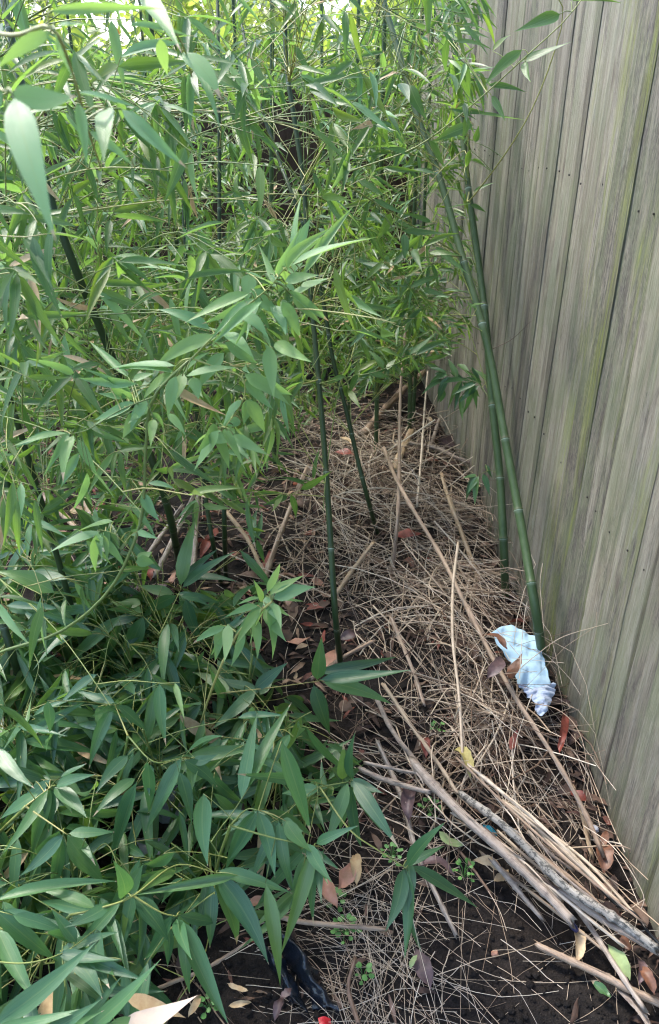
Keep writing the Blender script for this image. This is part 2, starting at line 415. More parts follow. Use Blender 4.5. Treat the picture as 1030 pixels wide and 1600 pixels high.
# ------------------------------------------------------------------ helpers: meshes and objects
class MB:
    """collects quads and builds ONE mesh object"""
    def __init__(s):
        s.v, s.f, s.uv, s.n = [], [], [], 0
    def add(s, v, f, uv=None):
        v = np.asarray(v, np.float32).reshape(-1, 3)
        f = np.asarray(f, np.int32).reshape(-1, 4)
        s.v.append(v); s.f.append(f + s.n); s.n += len(v)
        if uv is None: uv = np.zeros((len(v), 2), np.float32)
        s.uv.append(np.asarray(uv, np.float32))
    def mesh(s, name, origin=(0, 0, 0), smooth=True):
        v = np.concatenate(s.v) - np.asarray(origin, np.float32)
        f = np.concatenate(s.f); uv = np.concatenate(s.uv)
        me = bpy.data.meshes.new(name)
        me.vertices.add(len(v)); me.vertices.foreach_set('co', v.ravel())
        me.loops.add(f.size); me.loops.foreach_set('vertex_index', f.ravel())
        me.polygons.add(len(f))
        me.polygons.foreach_set('loop_start', np.arange(0, f.size, 4, dtype=np.int32))
        me.polygons.foreach_set('loop_total', np.full(len(f), 4, np.int32))
        me.polygons.foreach_set('use_smooth', np.full(len(f), smooth))
        l = me.uv_layers.new(name='UVMap')
        l.data.foreach_set('uv', uv[f.ravel()].ravel())
        me.update(calc_edges=True)
        me.validate()
        return me
    def build(s, name, mat, parent=None, origin=(0, 0, 0), smooth=True):
        me = s.mesh(name, origin, smooth)
        me.materials.append(M[mat])
        return place(name, me, origin, parent)
def world_loc(o):
    p = np.zeros(3)
    while o is not None:
        p = p + np.array(o.location); o = o.parent
    return p
def place(name, data, loc, parent=None):
    o = bpy.data.objects.new(name, data)
    COL.objects.link(o)
    if parent is not None:
        o.parent = parent
        o.location = Vector(np.asarray(loc, float) - world_loc(parent))
    else:
        o.location = Vector(np.asarray(loc, float))
    return o
def tag(o, label, cat, group=None, kind=None):
    o['label'] = label; o['category'] = cat
    if group: o['group'] = group
    if kind: o['kind'] = kind
    return o
def thing(name, loc, label, cat, group=None):
    return tag(place(name, None, loc), label, cat, group)

def spline(pts, n):
    """Catmull-Rom through pts, n samples"""
    P = np.asarray(pts, float)
    if len(P) == 2:
        return P[0] + (P[1] - P[0]) * np.linspace(0, 1, n)[:, None]
    A = np.vstack([2 * P[0] - P[1], P, 2 * P[-1] - P[-2]])
    seg = np.linalg.norm(np.diff(P, axis=0), axis=1); cum = np.concatenate([[0], np.cumsum(seg)])
    out = []
    for s in np.linspace(0, cum[-1], n):
        i = min(max(np.searchsorted(cum, s, 'right') - 1, 0), len(P) - 2)
        t = (s - cum[i]) / max(seg[i], 1e-9)
        p0, p1, p2, p3 = A[i], A[i + 1], A[i + 2], A[i + 3]
        out.append(0.5 * ((2 * p1) + (-p0 + p2) * t + (2 * p0 - 5 * p1 + 4 * p2 - p3) * t * t + (-p0 + 3 * p1 - 3 * p2 + p3) * t ** 3))
    return np.array(out)
def tube(mb, path, rad, sides=5, uvv=None, cap=True, flat=1.0):
    P = np.asarray(path, float); n = len(P)
    rad = np.full(n, rad) if np.isscalar(rad) else np.asarray(rad, float)
    T = np.gradient(P, axis=0); T /= np.maximum(np.linalg.norm(T, axis=1, keepdims=True), 1e-9)
    ref = np.array([0.31, 0.2, 0.93]) if abs(T[0] @ np.array([0.31, 0.2, 0.93])) < 0.9 else np.array([0.9, -0.4, 0.1])
    A = np.cross(T, ref); A /= np.maximum(np.linalg.norm(A, axis=1, keepdims=True), 1e-9)
    B = np.cross(T, A)
    th = np.linspace(0, 2 * math.pi, sides, endpoint=False)
    V = P[:, None, :] + rad[:, None, None] * (np.cos(th)[None, :, None] * A[:, None, :] + flat * np.sin(th)[None, :, None] * B[:, None, :])
    V = V.reshape(-1, 3)
    i = np.arange(n - 1)[:, None] * sides; j = np.arange(sides)[None, :]; k = (j + 1) % sides
    F = np.stack([i + j, i + k, i + sides + k, i + sides + j], -1).reshape(-1, 4)
    if uvv is None: uvv = np.linspace(0, 1, n)
    UV = np.stack([np.tile(th / 6.283, n), np.repeat(uvv, sides)], -1)
    if cap and sides >= 4:
        extra = []
        for base, c in ((0, P[0]), ((n - 1) * sides, P[-1])):
            for a in range(0, sides - 2, 2):
                q = [base, base + a + 1, base + a + 2, base + (a + 3 if a + 3 < sides else 0)]
                if q[3] == base: q[3] = base + a + 2
                if len(set(q)) == 4: extra.append(q)
        if sides == 4: extra = [[0, 1, 2, 3], [(n - 1) * 4 + x for x in range(4)]]
        if extra: F = np.vstack([F, np.array(extra)])
    mb.add(V, F, UV)

# leaf shapes: unit length along +X, unit width along Y
WT = np.array([0, 0.02, 0.06, 0.14, 0.26, 0.40, 0.56, 0.72, 0.86, 0.95, 1.0])
WW = np.array([0.06, 0.07, 0.36, 0.78, 1.0, 0.96, 0.78, 0.51, 0.24, 0.08, 0.010])
def leaf_shape(fold, arch, twist, sway, wt=WT, ww=WW, cols=3, rag=0.0):
    t = wt
    rr_ = np.random.default_rng(int(abs(fold * 1e5) + abs(twist * 1e4)))
    ph_ = rr_.uniform(0, 6.28)
    V, UV = [], []
    us = np.linspace(-0.5, 0.5, cols)
    for a, ww_ in zip(t, ww):
        cy = sway * math.sin(a * math.pi)
        cz = 4 * arch * a * (1 - a)
        an = twist * (a - 0.3)
        for u in us:
            y, z = u * ww_, fold * abs(u) * ww_
            V.append((a, (cy + y * math.cos(an) - z * math.sin(an) * 0.2), cz, ) if False else (a, cy + y * math.cos(an), 0.0))
            V[-1] = (a + rag * rr_.normal(0, 0.012), cy + y * math.cos(an) * (1 + rag * rr_.normal(0, 0.13)), cz + (z + y * math.sin(an)) * 0.16 + rag * 0.035 * math.sin(a * 9 + ph_ + u * 3) + rag * rr_.normal(0, 0.008))
            UV.append((u + 0.5, a))
    F = []
    for i in range(len(t) - 1):
        for j in range(cols - 1):
            q = i * cols + j
            F.append((q, q + cols, q + cols + 1, q + 1))
    return np.array(V), np.array(F), np.array(UV)
SHAPES = [leaf_shape(random.uniform(0.15, 0.75), random.uniform(-0.01, 0.10), random.uniform(-0.9, 0.9), random.uniform(-0.25, 0.25)) for _ in range(18)]
ET = np.array([0, 0.03, 0.12, 0.26, 0.42, 0.58, 0.74, 0.88, 0.96, 1.0])
EW = np.array([0.05, 0.10, 0.52, 0.84, 0.99, 1.0, 0.86, 0.54, 0.22, 0.02])
DSHAPES = [leaf_shape(random.uniform(-0.6, 2.4), random.uniform(-0.16, 0.24), random.uniform(-1.6, 1.6), random.uniform(-0.3, 0.3), ET, EW, 4, 1.0) for _ in range(12)]
leaf_meshes = {}
def leaf_mesh(kind, mat, i):
    key = (kind, mat, i)
    if key not in leaf_meshes:
        S = (SHAPES if kind == 'b' else DSHAPES)[i]
        mb = MB(); mb.add(*S)
        me = mb.mesh('leaf_blade'); me.materials.append(M[mat])
        leaf_meshes[key] = me
    return leaf_meshes[key]
def leaf_matrix(base, d, nrm, L, W):
    x = unit(d); z = np.asarray(nrm, float); z = z - (z @ x) * x; z = unit(z); y = cross3(z, x)
    m = np.eye(4)
    m[:3, 0] = x * L; m[:3, 1] = y * W; m[:3, 2] = z * L; m[:3, 3] = base
    return m

# ================================================================== THE SETTING
def axis(lo, hi, step, far):
    f = np.arange(lo, hi + step / 2, step)
    a = lo - np.geomspace(step * 2, far, 16)[::-1]; b_ = hi + np.geomspace(step * 2, far, 16)
    return np.concatenate([a, f, b_])
xs, ys = axis(-2.2, 0.95, 0.022, 150), axis(0.4, 5.4, 0.022, 150)
gv = np.array([(x, y, gz(x, y)) for y in ys for x in xs])
nx, ny = len(xs), len(ys)
ii = (np.arange(ny - 1)[:, None] * nx + np.arange(nx - 1)[None, :]).ravel()
mb = MB(); mb.add(gv, np.stack([ii, ii + 1, ii + nx + 1, ii + nx], -1))
ground = mb.build('ground', 'soil'); ground['kind'] = 'structure'; ground['label'] = 'dark crumbly soil of the garden bed'

# --- the weathered close-board fence along the right
def board_mesh(seed, width, h, t_thick, t_thin, mat):
    r = np.random.default_rng(seed)
    nz = 16
    zz = np.linspace(0, h, nz)
    wob = np.cumsum(r.normal(0, 0.0007, nz)); cup = r.normal(0, 0.0012)
    ex = r.normal(0, 0.0012, nz); ex2 = r.normal(0, 0.0012, nz)
    mb = MB(); V = []
    for k, z in enumerate(zz):
        z_ = z
        # section: local y 0..width (y grows away from camera), local x negative = towards the garden
        V += [(-t_thin + wob[k], 0 + ex[k], z_), (-(t_thin + t_thick) / 2 + cup + wob[k], width * 0.5, z_), (-t_thick + 0.002 + wob[k], width * 0.97 + ex2[k], z_),
              (-t_thick + 0.004 + wob[k], width + ex2[k], z_), (0.0 + wob[k], width + ex2[k], z_), (0.0 + wob[k], 0 + ex[k], z_)]
    F = []
    for k in range(nz - 1):
        for j in range(6):
            a = k * 6 + j; b2 = k * 6 + (j + 1) % 6
            F.append((a, b2, b2 + 6, a + 6))
    top = (nz - 1) * 6
    F += [(top, top + 1, top + 4, top + 5), (top + 1, top + 2, top + 3, top + 4)]
    mb.add(V, F)
    me = mb.mesh('board', smooth=False)
    me.materials.append(M[mat])
    return me
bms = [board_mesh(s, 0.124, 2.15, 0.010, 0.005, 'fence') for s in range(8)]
nmb = MB(); tube(nmb, [(0.002, 0, 0), (-0.0012, 0, 0)], [0.0028, 0.0026], 6, cap=True)
nail_me = nmb.mesh('nail', smooth=False); nail_me.materials.append(M['nail'])
fence = thing('board_fence', (FENCE_X, 0, 0), 'tall weathered grey wooden board fence streaked with green algae', 'fence')
ALG = {(1.83, 2.02): 1.0, (1.5, 1.60): 0.7, (2.16, 2.30): 0.5, (1.70, 1.80): 0.6, (1.08, 1.16): 0.4, (2.5, 2.7): 0.5}
WEA = {(1.62, 1.96): 0.85, (1.2, 1.62): 0.12}
y = -0.35; k = 0
while y < 5.25:
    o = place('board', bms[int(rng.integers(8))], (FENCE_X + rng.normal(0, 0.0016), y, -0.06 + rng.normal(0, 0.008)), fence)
    o.rotation_euler = (rng.normal(0, 0.003), 0, rng.normal(0, 0.012))
    yc = y + 0.06
    o['algae'] = float(max([v for (a, b2), v in ALG.items() if a <= yc <= b2] + [rng.uniform(-0.55, 0.25)]))
    o['weathering'] = float(max([v for (a, b2), v in WEA.items() if a <= yc <= b2] + [rng.uniform(-0.5, 0.45)]))
    for z in (0.66, 1.39):
        nl = bpy.data.objects.new('nail', nail_me); COL.objects.link(nl); nl.parent = o
        nl.location = (-0.0078, 0.062 + rng.normal(0, 0.008), z + 0.06 + rng.normal(0, 0.006))
    y += 0.1 + rng.normal(0, 0.0035); k += 1

# --- brown fence across the far end
bms2 = [board_mesh(100 + s, 0.16, 1.72, 0.014, 0.006, 'backfence') for s in range(4)]
fence2 = thing('board_fence', (-1.5, 5.35, 0), 'dark brown wooden fence across the far end, glimpsed through bamboo leaves', 'fence')
x = -4.4
while x < 0.72:
    o = place('board', bms2[int(rng.integers(4))], (x, 5.35, -0.05 + rng.normal(0, 0.006)), fence2)
    o.rotation_euler = (0, 0, -math.pi / 2 + rng.normal(0, 0.01)); o.location.x += 0.0
    x += 0.135
mb = MB()
for zc in (0.45, 1.3):
    tube(mb, [(-4.4, 5.40, zc), (0.7, 5.40, zc)], 0.05, 4)
mb.build('rail', 'backfence', fence2, (-1.5, 5.40, 0.4), smooth=False)

# ================================================================== BAMBOO
def inframe(px, py, d, mg=120):
    return d > 0.25 and -mg < px < 1030 + mg and -mg < py < 1600 + mg

class Plant:
    def __init__(s, label, group, path, rad, mat, node_gap=0.2, nodes=None, hidden_top=None):
        """path: world points from root upwards"""
        s.path = spline(path, 60); s.base = s.path[0].copy()
        s.root = thing('bamboo_plant', s.base, label, 'bamboo', group)
        s.branches = []                 # (origin, MB, leaves[])
        cum = np.concatenate([[0], np.cumsum(np.linalg.norm(np.diff(s.path, axis=0), axis=1))])
        L = cum[-1]; s.cum = cum
        if nodes is None:
            nd = [rng.uniform(0.03, 0.1)]
            g = node_gap * 0.55
            while nd[-1] < L:
                nd.append(nd[-1] + g * rng.uniform(0.9, 1.1)); g = min(node_gap, g * 1.12)
            nodes = [n for n in nd if n < L - 0.02]
        else:
            nodes = [cum[np.argmin([np.hypot(*(np.array(proj(q)[:2]) - np.array(n))) for q in s.path])] for n in nodes]
        s.nodes = sorted(nodes)
        st = set(np.linspace(0, L, 44).tolist())
        prof = {}
        for n in s.nodes:
            for dd, sc in ((-0.014, 1.0), (-0.005, 1.02), (-0.0012, 1.13), (0.0012, 1.13), (0.005, 0.97), (0.02, 0.985)):
                prof[n + dd] = sc
        keys = sorted(st | set(prof))
        keys = [q for q in keys if 0 <= q <= L]
        P = np.array([[np.interp(q, cum, s.path[:, c]) for c in range(3)] for q in keys])
        R = np.array([rad * (1 - 0.38 * q / max(L, 2.2)) * prof.get(q, 1.0) for q in keys])
        bounds = [0.0] + s.nodes + [L]
        V_ = []
        for q in keys:
            i = max(0, np.searchsorted(bounds, q, 'right') - 1); i = min(i, len(bounds) - 2)
            V_.append((q - bounds[i]) / max(bounds[i + 1] - bounds[i], 1e-6) * 0.98 + 0.01)
        mb = MB(); tube(mb, P, R, 12 if rad > 0.008 else 8, np.array(V_))
        s.culm = mb.build('culm', mat, s.root, s.base)
        s.rad = rad
    def at(s, q):
        return np.array([np.interp(q, s.cum, s.path[:, c]) for c in range(3)])
    def node_below(s, z):
        c = [s.at(n) for n in s.nodes] or [s.path[-1]]
        c2 = [p for p in c if p[2] <= z] or [c[0]]
        return c2[-1]
    def branch(s, origin):
        b = dict(o=np.asarray(origin, float), mb=MB(), leaves=[])
        s.branches.append(b)
        return b

def add_leaf(br, base, d, L, W, nrm, mat, check=False):
    if check and not leaf_ok(leaf_matrix(base, d, nrm, L, W)): return
    br['leaves'].append((leaf_matrix(base, d, nrm, L, W), int(rng.integers(len(SHAPES))), mat, L))

def twig(br, pts, r0, r1, sides=4, n=None):
    n = n or max(4, 3 * len(pts))
    p = spline(pts, n)
    tube(br['mb'], p, np.linspace(r0, r1, n), sides)

def spray(br, node, out, nl, Lm, mat, start=None, r=0.0011):
    """a twig end with a fan of leaves"""
    out = unit(unit(out) + (0.8 * unit(node - start) if start is not None else 0))
    side = unit(cross3(out, ZU))
    tl = rng.uniform(0.03, 0.07)
    tip = node + out * tl
    n0 = len(br['leaves'])
    for i in range(nl):
        f = (i + 0.5) / nl
        base = node + out * tl * (0.25 + 0.75 * f)
        sg = 1 if i % 2 == 0 else -1
        a = math.radians(rng.uniform(18, 72) * (1.15 - 0.6 * f))
        dr = math.radians(rng.uniform(-8, 72))
        d = out * math.cos(a) + side * sg * math.sin(a)
        d = unit(d); d = unit(d * math.cos(dr) - ZU * math.sin(dr) + rng.normal(0, 0.08, 3))
        L = Lm * rng.uniform(0.62, 1.15)
        n = unit(ZU * 0.75 + np.array([0.05, -0.55, 0]) + rng.normal(0, 0.42, 3))
        m_ = mat if rng.random() > 0.14 else ('tan_leaf' if rng.random() < 0.14 else ('young' if mat == 'leaf' else 'leaf'))
        add_leaf(br, base, d, L, L * (rng.uniform(0.115, 0.165) if mat == 'broad' else rng.uniform(0.115, 0.165)), n, m_, True)
    if len(br['leaves']) == n0: return False
    if start is not None:
        mid = (start + node) / 2 + np.array([0, 0, 0.04 * np.linalg.norm(node - start)])
        twig(br, [start, mid, node, tip], r * 1.1, r * 0.6, 4, 7)
    else:
        twig(br, [node, tip], r, r * 0.7, 3, 4)
    return True

plants = []
def by_px(label, group, pts, rad, mat, **kw):
    """pts: (px, py, depth) from root upwards; the first is put on the ground"""
    w3 = [D(*p) for p in pts]
    g0 = G(pts[0][0], pts[0][1], 0.0); g0[2] = gz(g0[0], g0[1]) - 0.02
    w3[0] = g0
    p = Plant(label, group, w3, rad, mat, **kw); plants.append(p); return p
def gdepth(px, py, z=0.0):
    return proj(G(px, py, z))[2]
GRP = 'bamboo culms of the grove'
pa = by_px('thick green bamboo culm rooted by the blue cloth and leaning away along the fence', GRP,
           [(851, 1066, 0), (838, 960, 2.12), (818, 840, 2.2), (790, 690, 2.30), (762, 540, 2.38), (722, 400, 2.46), (688, 280, 2.52), (655, 190, 2.56), (628, 100, 2.6), (596, -10, 2.65), (560, -130, 2.7), (520, -260, 2.8)],
           0.0138, 'culm', nodes=[(846, 1035), (840, 985), (829, 900), (806, 793), (788, 677), (753, 517), (722, 400), (680, 262), (638, 130)])
pb = by_px('thick green bamboo culm hard against the fence behind the leaning culm', GRP,
           [(790, 945, 0), (787, 850, 2.62), (781, 742, 2.66), (769, 630, 2.70), (759, 500, 2.74), (745, 390, 2.8), (730, 280, 2.84), (718, 150, 2.88), (706, 20, 2.92), (695, -120, 2.95), (680, -280, 3.0)],
           0.0146, 'culm', nodes=[(789, 920), (786, 832), (781, 742), (770, 632), (757, 488), (733, 300), (716, 130), (706, 20)])
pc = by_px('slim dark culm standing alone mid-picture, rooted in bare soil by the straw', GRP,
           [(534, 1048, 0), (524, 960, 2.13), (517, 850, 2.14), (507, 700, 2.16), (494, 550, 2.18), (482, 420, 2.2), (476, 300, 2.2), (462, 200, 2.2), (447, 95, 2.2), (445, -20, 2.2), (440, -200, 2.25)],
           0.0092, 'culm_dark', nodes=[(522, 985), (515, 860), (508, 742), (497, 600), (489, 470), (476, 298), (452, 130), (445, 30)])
pd_ = by_px('short dark culm behind the slim one, rooted among dry canes', GRP,
            [(590, 852, 0), (575, 780, 2.78), (557, 710, 2.75), (541, 640, 2.72), (520, 560, 2.7), (505, 470, 2.7), (480, 370, 2.7), (455, 300, 2.7), (436, 250, 2.75), (400, 140, 2.8), (370, 0, 2.9)], 0.0088, 'culm_dark')
pe = by_px('dark olive culm slanting up to the left through the leaf mass', GRP,
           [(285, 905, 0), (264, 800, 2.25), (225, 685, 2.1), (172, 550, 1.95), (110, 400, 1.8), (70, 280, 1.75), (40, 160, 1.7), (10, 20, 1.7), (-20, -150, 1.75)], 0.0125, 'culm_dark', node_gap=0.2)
pf = by_px('first of two slim dark culms side by side at the edge of the litter', GRP,
           [(346, 912, 0), (333, 850, 2.5), (322, 780, 2.5), (312, 690, 2.45), (300, 560, 2.4), (290, 400, 2.4), (285, 250, 2.4), (280, 50, 2.45)], 0.0082, 'culm_dark')
pg = by_px('second of two slim dark culms side by side, nearer the canes', GRP,
           [(353, 902, 0), (351, 830, 2.6), (349, 740, 2.6), (346, 600, 2.58), (343, 400, 2.55), (343, 250, 2.55), (342, 150, 2.55), (340, -30, 2.6)], 0.0088, 'culm_dark')
ph = by_px('stout dark green culm at the left edge above red fallen leaves', GRP,
           [(62, 935, 0), (40, 850, 2.45), (15, 770, 2.4), (-15, 660, 2.35), (-50, 480, 2.3), (-80, 250, 2.3)], 0.014, 'culm_dark')
pi_ = by_px('low dark culm at the left edge among broad leaves', GRP,
            [(42, 1095, 0), (25, 1040, 1.95), (0, 960, 1.9), (-40, 820, 1.8), (-70, 600, 1.7)], 0.011, 'culm_dark')
BACK = 'slender culms in the dark back of the grove'
def back_culm(x, y, lean=(0, 0), r=0.012, h=2.7, mat='culm', label='slender green culm in the dark back of the grove'):
    z0 = gz(x, y) - 0.02
    pts = [(x, y, z0), (x + lean[0] * 0.3 + rng.normal(0, .01), y + lean[1] * 0.3, h * 0.35), (x + lean[0] * 0.65, y + lean[1] * 0.65, h * 0.68), (x + lean[0], y + lean[1], h)]
    p = Plant(label, BACK, pts, r, mat); plants.append(p); return p
for x, y, lx, ly in [(0.33, 3.25, -0.02, 0.1), (0.52, 3.5, -0.05, 0.1), (0.24, 3.9, 0.03, 0), (0.60, 3.95, 0.0, 0.1), (0.42, 4.3, -0.06, 0), (0.12, 4.5, 0.0, 0.1), (0.66, 4.7, -0.1, 0), (-0.15, 3.4, 0.08, 0.1)]:
    back_culm(x, y, (lx, ly), rng.uniform(0.010, 0.015))
LEFTG = 'dark culms buried in the leaf mass'
for x, y, lx, ly in [(-0.45, 3.2, -0.1, 0), (-0.8, 2.8, -0.1, -0.1), (-1.15, 3.3, -0.05, 0), (-0.7, 3.9, 0.05, 0), (-1.3, 2.4, -0.1, 0), (-1.6, 3.2, 0, 0), (-1.05, 4.2, 0, 0), (-0.3, 4.3, 0, 0), (-1.6, 4.2, 0, 0), (-0.62, 1.75, -0.25, -0.1), (-0.95, 1.45, -0.1, 0)]:
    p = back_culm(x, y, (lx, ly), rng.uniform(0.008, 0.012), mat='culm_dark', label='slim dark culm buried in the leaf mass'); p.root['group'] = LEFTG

# ---------------- hand-observed leaves: (base x, base y, tip x, tip y, width px)
def hand_cluster(plant, depth, stem, leaves, mat, r0=0.0022, tilt=0.0, dvar=0.05, extra=0.9):
    """stem: (px, py, depth) from the culm outwards; leaves in photo pixels at about depth"""
    w3 = [D(*p) for p in stem]
    br = plant.branch(w3[0])
    if len(w3) > 1:
        twig(br, w3, r0, r0 * 0.45, 6, 5 * len(w3))
    sp = spline(w3, 40) if len(w3) > 1 else np.array(w3 * 2)
    spx = np.array([proj(q)[:2] for q in sp])
    leaves = [(*q, 0.0) for q in leaves]
    if mat != 'leaf' and depth > 0.9:
        for (bx, by, tx, ty, wp, _) in list(leaves):          # more of the same fan just behind
            for _q in range(int(extra) + (1 if rng.random() < extra % 1 else 0)):
                a0 = math.atan2(ty - by, tx - bx) + rng.normal(0, 0.55); l0 = math.hypot(tx - bx, ty - by) * rng.uniform(0.6, 1.0)
                nb = (bx + rng.normal(0, 9 + 6 * _q), by + rng.normal(0, 9 + 6 * _q))
                leaves.append((nb[0], nb[1], nb[0] + math.cos(a0) * l0, nb[1] + math.sin(a0) * l0, wp * rng.uniform(0.65, 0.95), rng.uniform(0.02, 0.08)))
    for (bx, by, tx, ty, wp, behind) in leaves:
        k = int(np.argmin(np.hypot(spx[:, 0] - bx, spx[:, 1] - by)))
        dd = proj(sp[k])[2] if np.hypot(spx[k, 0] - bx, spx[k, 1] - by) < 90 else depth
        dd += rng.normal(0, 0.008) + behind
        b3 = D(bx, by, dd)
        t3 = D(tx, ty, dd + rng.normal(tilt, dvar))
        if t3[2] < gz(t3[0], t3[1]) + 0.015:
            t3 = G(tx, ty, gz(t3[0], t3[1]) + 0.02)
        d = t3 - b3; L = np.linalg.norm(d)
        toc = unit(CAM - b3)
        n = unit(ZU * 0.6 + toc * 0.65 + rng.normal(0, 0.22 if mat == 'broad' else 0.32, 3))
        W = wp * dd / FPX * (0.90 if mat == 'broad' else 0.74)
        add_leaf(br, b3, d, L, W, n, mat)
        if np.hypot(spx[k, 0] - bx, spx[k, 1] - by) > 4:
            if behind and np.hypot(spx[k, 0] - bx, spx[k, 1] - by) > 45: br['leaves'].pop(); continue
            twig(br, [sp[k], (sp[k] + b3) / 2 + np.array([0, 0, 0.004]), b3], 0.0011, 0.0008, 4, 5)
    return br

pfront = by_px('long-leaved bamboo spray hanging close to the lens in the top left corner', None,
               [(-560, 1500, 0), (-420, 900, 1.2), (-300, 500, 0.95), (-180, 200, 0.8), (-60, 40, 0.70), (40, -60, 0.66), (80, -160, 0.65)], 0.008, 'culm')
hand_cluster(pfront, 0.6, [(-60, 40, 0.70), (20, 55, 0.64), (82, 45, 0.60), (118, 130, 0.66), (140, 210, 0.74), (158, 262, 0.8)],
             [(80, 50, -5, 108, 30), (86, 52, 118, 132, 32), (78, 18, 258, 14, 22), (88, 40, 152, 38, 16), (120, 145, 215, 168, 26), (122, 160, 136, 262, 24), (168, 170, 162, 258, 40), (190, 170, 294, 264, 32), (140, 205, 210, 262, 24)], 'young', 0.002, dvar=0.03)
hand_cluster(pfront, 0.52, [(-60, 40, 0.70), (-40, 110, 0.58), (12, 145, 0.53)], [(22, 152, 88, 378, 68), (18, 148, 120, 150, 58), (5, 140, -60, 260, 40)], 'young', 0.002, dvar=0.02)
hand_cluster(pfront, 0.85, [(80, -160, 0.65), (200, -40, 0.80), (280, 60, 0.86), (300, 120, 0.95)],
             [(222, -10, 284, 82, 40), (285, 82, 346, 156, 44), (250, 60, 262, 118, 26), (300, 100, 345, 205, 22), (200, 40, 300, 58, 16)], 'young', 0.0018, dvar=0.03)

pmid = by_px('pale green bamboo spray reaching out over the middle of the picture', None,
             [(-60, 1120, 0), (-30, 1040, 1.52), (90, 990, 1.42), (165, 930, 1.36), (205, 860, 1.32), (224, 790, 1.30), (228, 700, 1.26), (240, 620, 1.22), (300, 560, 1.18)], 0.0036, 'twig')
hand_cluster(pmid, 1.15, [(300, 560, 1.18), (360, 500, 1.14), (420, 450, 1.1), (440, 425, 1.08), (460, 405, 1.06)],
             [(390, 458, 288, 505, 30), (342, 525, 240, 578, 34), (275, 572, 160, 580, 24), (393, 452, 448, 497, 42), (450, 455, 514, 502, 26), (430, 432, 472, 352, 20), (450, 425, 522, 354, 28), (455, 415, 592, 370, 28),
              (425, 445, 385, 425, 34), (420, 540, 428, 624, 32), (350, 520, 398, 562, 34), (430, 535, 488, 566, 28), (400, 500, 350, 520, 26), (440, 470, 470, 530, 30), (410, 470, 330, 540, 22), (445, 440, 500, 430, 26), (380, 490, 420, 530, 30)], 'young', 0.0016, extra=2.2)
hand_cluster(pmid, 1.18, [(300, 560, 1.18), (340, 575, 1.18), (378, 590, 1.17), (380, 625, 1.18), (352, 668, 1.2)],
             [(275, 587, 262, 652, 30), (382, 585, 454, 634, 34), (342, 672, 303, 736, 34), (350, 670, 386, 738, 30), (365, 680, 422, 712, 24), (385, 625, 414, 677, 30), (378, 625, 348, 668, 34), (290, 588, 374, 575, 24), (300, 590, 310, 625, 26)], 'young', 0.0015, extra=2.2)
hand_cluster(pmid, 1.24, [(240, 620, 1.22), (190, 640, 1.22), (140, 670, 1.24), (112, 678, 1.25)],
             [(232, 625, 204, 674, 32), (210, 628, 146, 657, 22), (170, 602, 214, 626, 22), (215, 600, 120, 590, 22), (115, 680, 99, 754, 28), (105, 677, 18, 698, 20), (142, 735, 182, 784, 30), (136, 738, 112, 800, 26), (240, 655, 235, 700, 20)], 'young', 0.0014, extra=2.2)
hand_cluster(pmid, 1.32, [(205, 860, 1.32), (180, 835, 1.3), (158, 828, 1.3)],
             [(156, 831, 76, 864, 26), (160, 835, 168, 880, 18), (150, 835, 150, 895, 20), (215, 830, 250, 842, 14), (212, 878, 242, 880, 26), (222, 770, 250, 815, 24), (232, 755, 275, 765, 14)], 'young', 0.0012, extra=2.2)
pstar = by_px('low bamboo shoot with a star of pale leaves over bare soil', None,
              [(300, 1160, 0), (330, 1080, 1.6), (372, 990, 1.5), (425, 940, 1.45)], 0.0028, 'twig')
hand_cluster(pstar, 1.45, [(372, 990, 1.5), (425, 940, 1.45)],
             [(427, 936, 494, 917, 34), (422, 928, 478, 898, 20), (418, 926, 438, 880, 18), (419, 945, 425, 1032, 26), (408, 950, 366, 1012, 20), (352, 978, 301, 1006, 18), (356, 975, 350, 1036, 24), (402, 946, 350, 965, 18), (415, 950, 390, 1010, 18), (428, 942, 440, 985, 16), (395, 960, 402, 1030, 22), (410, 940, 396, 905, 16)], 'young', 0.0014)

SH = 'low broad-leaved bamboo shoots'
def shoot(label, px, py, top, h=0.4):
    g = G(px, py, 0.0); g[2] = gz(g[0], g[1]) - 0.01
    t = np.asarray(top, float)
    p = Plant(label, SH, [g, g * 0.55 + t * 0.45 + np.array([0, 0, 0.06]), t], 0.003, 'twig', node_gap=0.1)
    plants.append(p); return p
def sh_px(label, gx, gy, tx, ty, z):
    return shoot(label, gx, gy, G(tx, ty, z))
def dz(px, py, z): return proj(G(px, py, z))[2]
s1 = sh_px('broad-leaved shoot reaching right over the straw with four splayed leaves', 300, 1190, 330, 1085, 0.30)
hand_cluster(s1, 1.6, [(330, 1085, dz(330, 1085, .30)), (420, 1075, dz(420, 1075, .27)), (500, 1064, dz(500, 1064, .24))],
             [(500, 1062, 647, 1046, 24), (505, 1066, 614, 1101, 26), (490, 1070, 516, 1147, 28), (496, 1062, 503, 994, 26), (400, 1078, 330, 1140, 24), (398, 1077, 450, 1035, 22), (360, 1085, 300, 1050, 22)], 'broad')
s2 = sh_px('broad-leaved shoot with dark drooping leaves over the bare soil at the bottom', 470, 1330, 500, 1230, 0.32)
hand_cluster(s2, 1.35, [(500, 1230, dz(500, 1230, .32)), (545, 1295, dz(545, 1295, .30)), (590, 1328, dz(590, 1328, .27)), (634, 1356, dz(634, 1356, .24))],
             [(641, 1352, 750, 1421, 22), (636, 1354, 697, 1284, 26), (630, 1358, 602, 1456, 26), (637, 1361, 632, 1500, 22)], 'broad')
